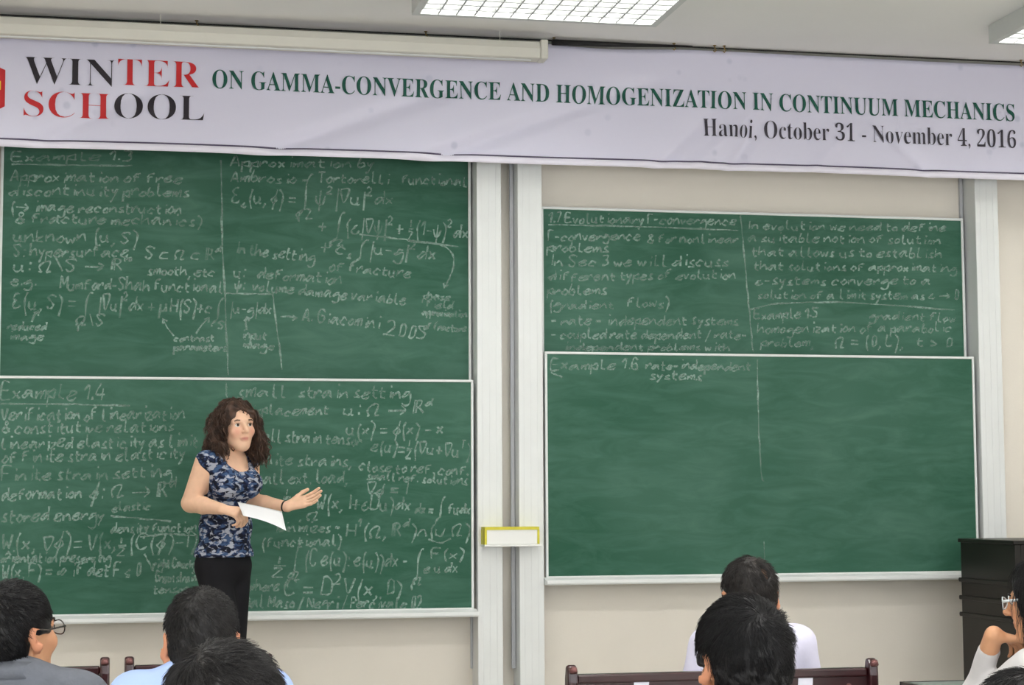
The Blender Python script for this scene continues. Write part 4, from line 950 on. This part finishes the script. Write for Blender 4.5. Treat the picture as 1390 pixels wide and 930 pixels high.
def wtorso(v, g, k=.04):
    R3 = BW.R; c = w(308, 652)
    v.ell(c, (.132+g, .095+g, .13+g), k, R3=R3)                       # rib cage
    v.cone(Rsh+np.array([.015, 0, -.005]), Lsh+np.array([-.015, 0, -.005]), .040+g, .040+g, .05)
    for s in (-1, 1): v.ell(c+BW.R@np.array([s*.062, -.078, -.018]), (.062+g, .056+g, .062+g), .035, R3=R3)
    v.ell(wst, (.122+g, .100+g, .13+g), k, R3=R3)
    v.ell(pel+np.array([0, 0, .02]), (.124+g, .110+g, .12+g), k, R3=R3)
wtorso(v, 0)
for s, p in ((-1, Rsh), (1, Lsh)): v.cone(nb+np.array([0, .015, -.005]), p+np.array([0, 0, -.004]), .036, .030, .03)
v.cone(Rsh, Rel, .050, .044, .02); v.cone(Rel, (Rel*.6+Rwr*.4), .043, .040, .01); v.cone(Rel*.6+Rwr*.4, Rwr, .040, .026, .01)
v.cone(Lsh, Lel, .048, .042, .02); v.cone(Lel, Lel*.6+Lwr*.4, .041, .036, .01); v.cone(Lel*.6+Lwr*.4, Lwr, .036, .0245, .01)
add_hand(v, Rwr, np.array([.86, -.42, -.22]), np.array([.05, -.55, .85]), -1, (38, 48, 30), 2, 10, .95, tout=24)
add_hand(v, Lwr, np.array([.93, -.22, .28]), np.array([.10, .66, -.74]), 1, (4, 10, 8), 6, 4, .98, tout=40)
for s in (-1, 1):
    v.cone(hipp(s), kn[s], .076, .053, .03); v.cone(kn[s], an[s], .051, .034, .02); v.cone(an[s]-np.array([0, 0, .045]), toe[s], .030, .024, .02)
o, V = vol_obj(v, 'body', 'skin_pale', root); head_tint(o, V, F)
eyes(F, root, 'brow')
# blouse
v = Vol(lo+[0, 0, .7], hi, .0042); wtorso(v, .010)
v.cone(w(303, 748), w(303, 752), .0, .0, .001)
for p, q in ((Rsh, Rel), (Lsh, Lel)):
    v.cone(p+np.array([0, 0, .002]), p+(q-p)*.02, .043, .044, .02)
for s, p in ((-1, Rsh), (1, Lsh)): v.cone(nb+np.array([0, .02, .0])+(p-nb)*.5, p+np.array([0, 0, .0]), .040, .044, .03)
v.ell(w(304, 752), (.136, .124, .05), .03, R3=BW.R)
v.noise(.0030, 34, 5)
v.ell(nb+BW.R@np.array([.0, -.060, -.012]), (.078, .085, .075), .006, 's', R3=BW.R)
v.ell(nb+np.array([0, .0, .05]), (.075, .085, .065), .006, 's', R3=BW.R)
v.ell(Rsh+(Rel-Rsh)*.50+np.array([-.02, 0, 0]), (.072, .075, .105), .006, 's'); v.ell(Lsh+(Lel-Lsh)*.55+np.array([.035, 0, 0]), (.055, .060, .085), .006, 's')
v.cut(w(303, 756), (0, 0, -1)); vol_obj(v, 'blouse', 'blouse', root)
# trousers
v = Vol(lo, np.array([hi[0], hi[1], pel[2]+.12]), .005)
v.ell(pel+np.array([0, 0, .0]), (.127, .113, .12), .03, R3=BW.R)
for s in (-1, 1): v.cone(hipp(s), kn[s], .082, .060, .03); v.cone(kn[s], an[s]+np.array([0, 0, .02]), .061, .052, .02)
v.cut((0, 0, zf+.05), (0, 0, -1)); v.cut(w(303, 748), (0, 0, 1)); vol_obj(v, 'trousers', 'trousers', root)
for s in (-1, 1):
    v = Vol(an[s]-np.array([.22, .22, .1]), an[s]+np.array([.22, .22, .06]), .005)
    v.cone(an[s]+np.array([0, 0, -.05]), toe[s], .038, .032, .02); v.cut((0, 0, zf+.003), (0, 0, -1)); vol_obj(v, 'shoe', 'shoe', root)
# curly shoulder-length hair
v = Vol(F.o-.2, F.o+.18, .004); R3 = F.R
v.ell(F(0, .022, .036), (.090, .102, .096), .01, R3=R3)
g = np.random.default_rng(21)
for s in (-1, 1):
    v.cone(F(s*.074, .005, .03), F(s*.100, .018, -.06), .030, .040, .03)
    v.ell(F(s*.100, .022, -.092), (.042, .05, .042), .03, R3=R3)
    v.cone(F(s*.068, -.055, .06), F(s*.076, -.035, .0), .016, .016, .02)
v.cone(F(0, .07, .0), F(0, .085, -.095), .07, .06, .04); v.cone(F(-.03, -.045, .100), F(-.070, -.050, .06), .018, .016, .02)
for _ in range(60):
    th = g.uniform(-2.2, 2.2); z = g.uniform(-.12, .06); rr = .104+.02*max(0, -z*8)
    v.ell(F(rr*math.sin(th), .022+rr*math.cos(th)*.95, z), (.018, .018, .024), .012, R3=R3)
v.ell(F(.004, -.112, -.014), (.063, .066, .104), .010, 's', R3=R3)
v.noise(.006, 100, 9); o, V = vol_obj(v, 'hair', 'hair_brown', root)
KW = lambda q: ~((q[:, 1] < -.030) & (np.abs(q[:, 0]) < .066) & (q[:, 2] < .098))
strands(V, normals(o), F, 'hair_strands', 'hair_brown', root, 4200, .055, 'long', .0010, .6, 14, seg=9, curl=.007, keep=KW)
strands(V, normals(o), F, 'hair_curls', 'hair_brown', root, 620, .085, 'long', .0042, .4, 15, seg=14, curl=.010, keep=KW)
# watch / bracelet on the far wrist
wd = (Lwr-Lel)/np.linalg.norm(Lwr-Lel); c0 = Lwr-wd*.018
MB().tube([c0, c0+wd*.008], .0275, 20).build('bracelet', 'black', root, smooth=True)
# necklace
pts = [nb+BW.R@np.array([.062*math.sin(a), .01-.072*math.cos(a), .012-.050*max(0, math.cos(a))]) for a in np.linspace(-2.0, 2.0, 21)]
# sheets of paper held in the near hand
def sheet(dz, sk, label):
    TL, TR, BR, BL = w(322.5, 681.5, -.17), w(382.5, 692.0, -.24), w(388.5, 719.5, -.47), w(330, 700, -.40)
    V = []; n = 10; m_ = 10
    for i in range(n+1):
        for j in range(m_+1):
            a, b = i/n, j/m_; p = TL*(1-a)*(1-b)+TR*a*(1-b)+BR*a*b+BL*(1-a)*b
            V.append(p+np.array([sk*a, 0, dz+.010*math.sin(a*2.6)*b-.008*a*a]))
    N = len(V); V += [p-np.array([0, 0, .0008]) for p in V]; Fc = []
    for i in range(n):
        for j in range(m_):
            k = i*(m_+1)+j; Fc.append((k, k+1, k+m_+2, k+m_+1)); Fc.append((N+k, N+k+m_+1, N+k+m_+2, N+k+1))
    for i in range(n): k = i*(m_+1); Fc.append((k, k+m_+1, N+k+m_+1, N+k)); k += m_; Fc.append((k, N+k, N+k+m_+1, k+m_+1))
    for j in range(m_): Fc.append((j, N+j, N+j+1, j+1)); k = n*(m_+1)+j; Fc.append((k, k+1, N+k+1, N+k))
    return tag(MB().add(V, Fc).build('paper_sheet', 'paper', smooth=True), label, 'paper')
sheet(0, 0, 'white sheet of paper held out in the hand of the standing woman')
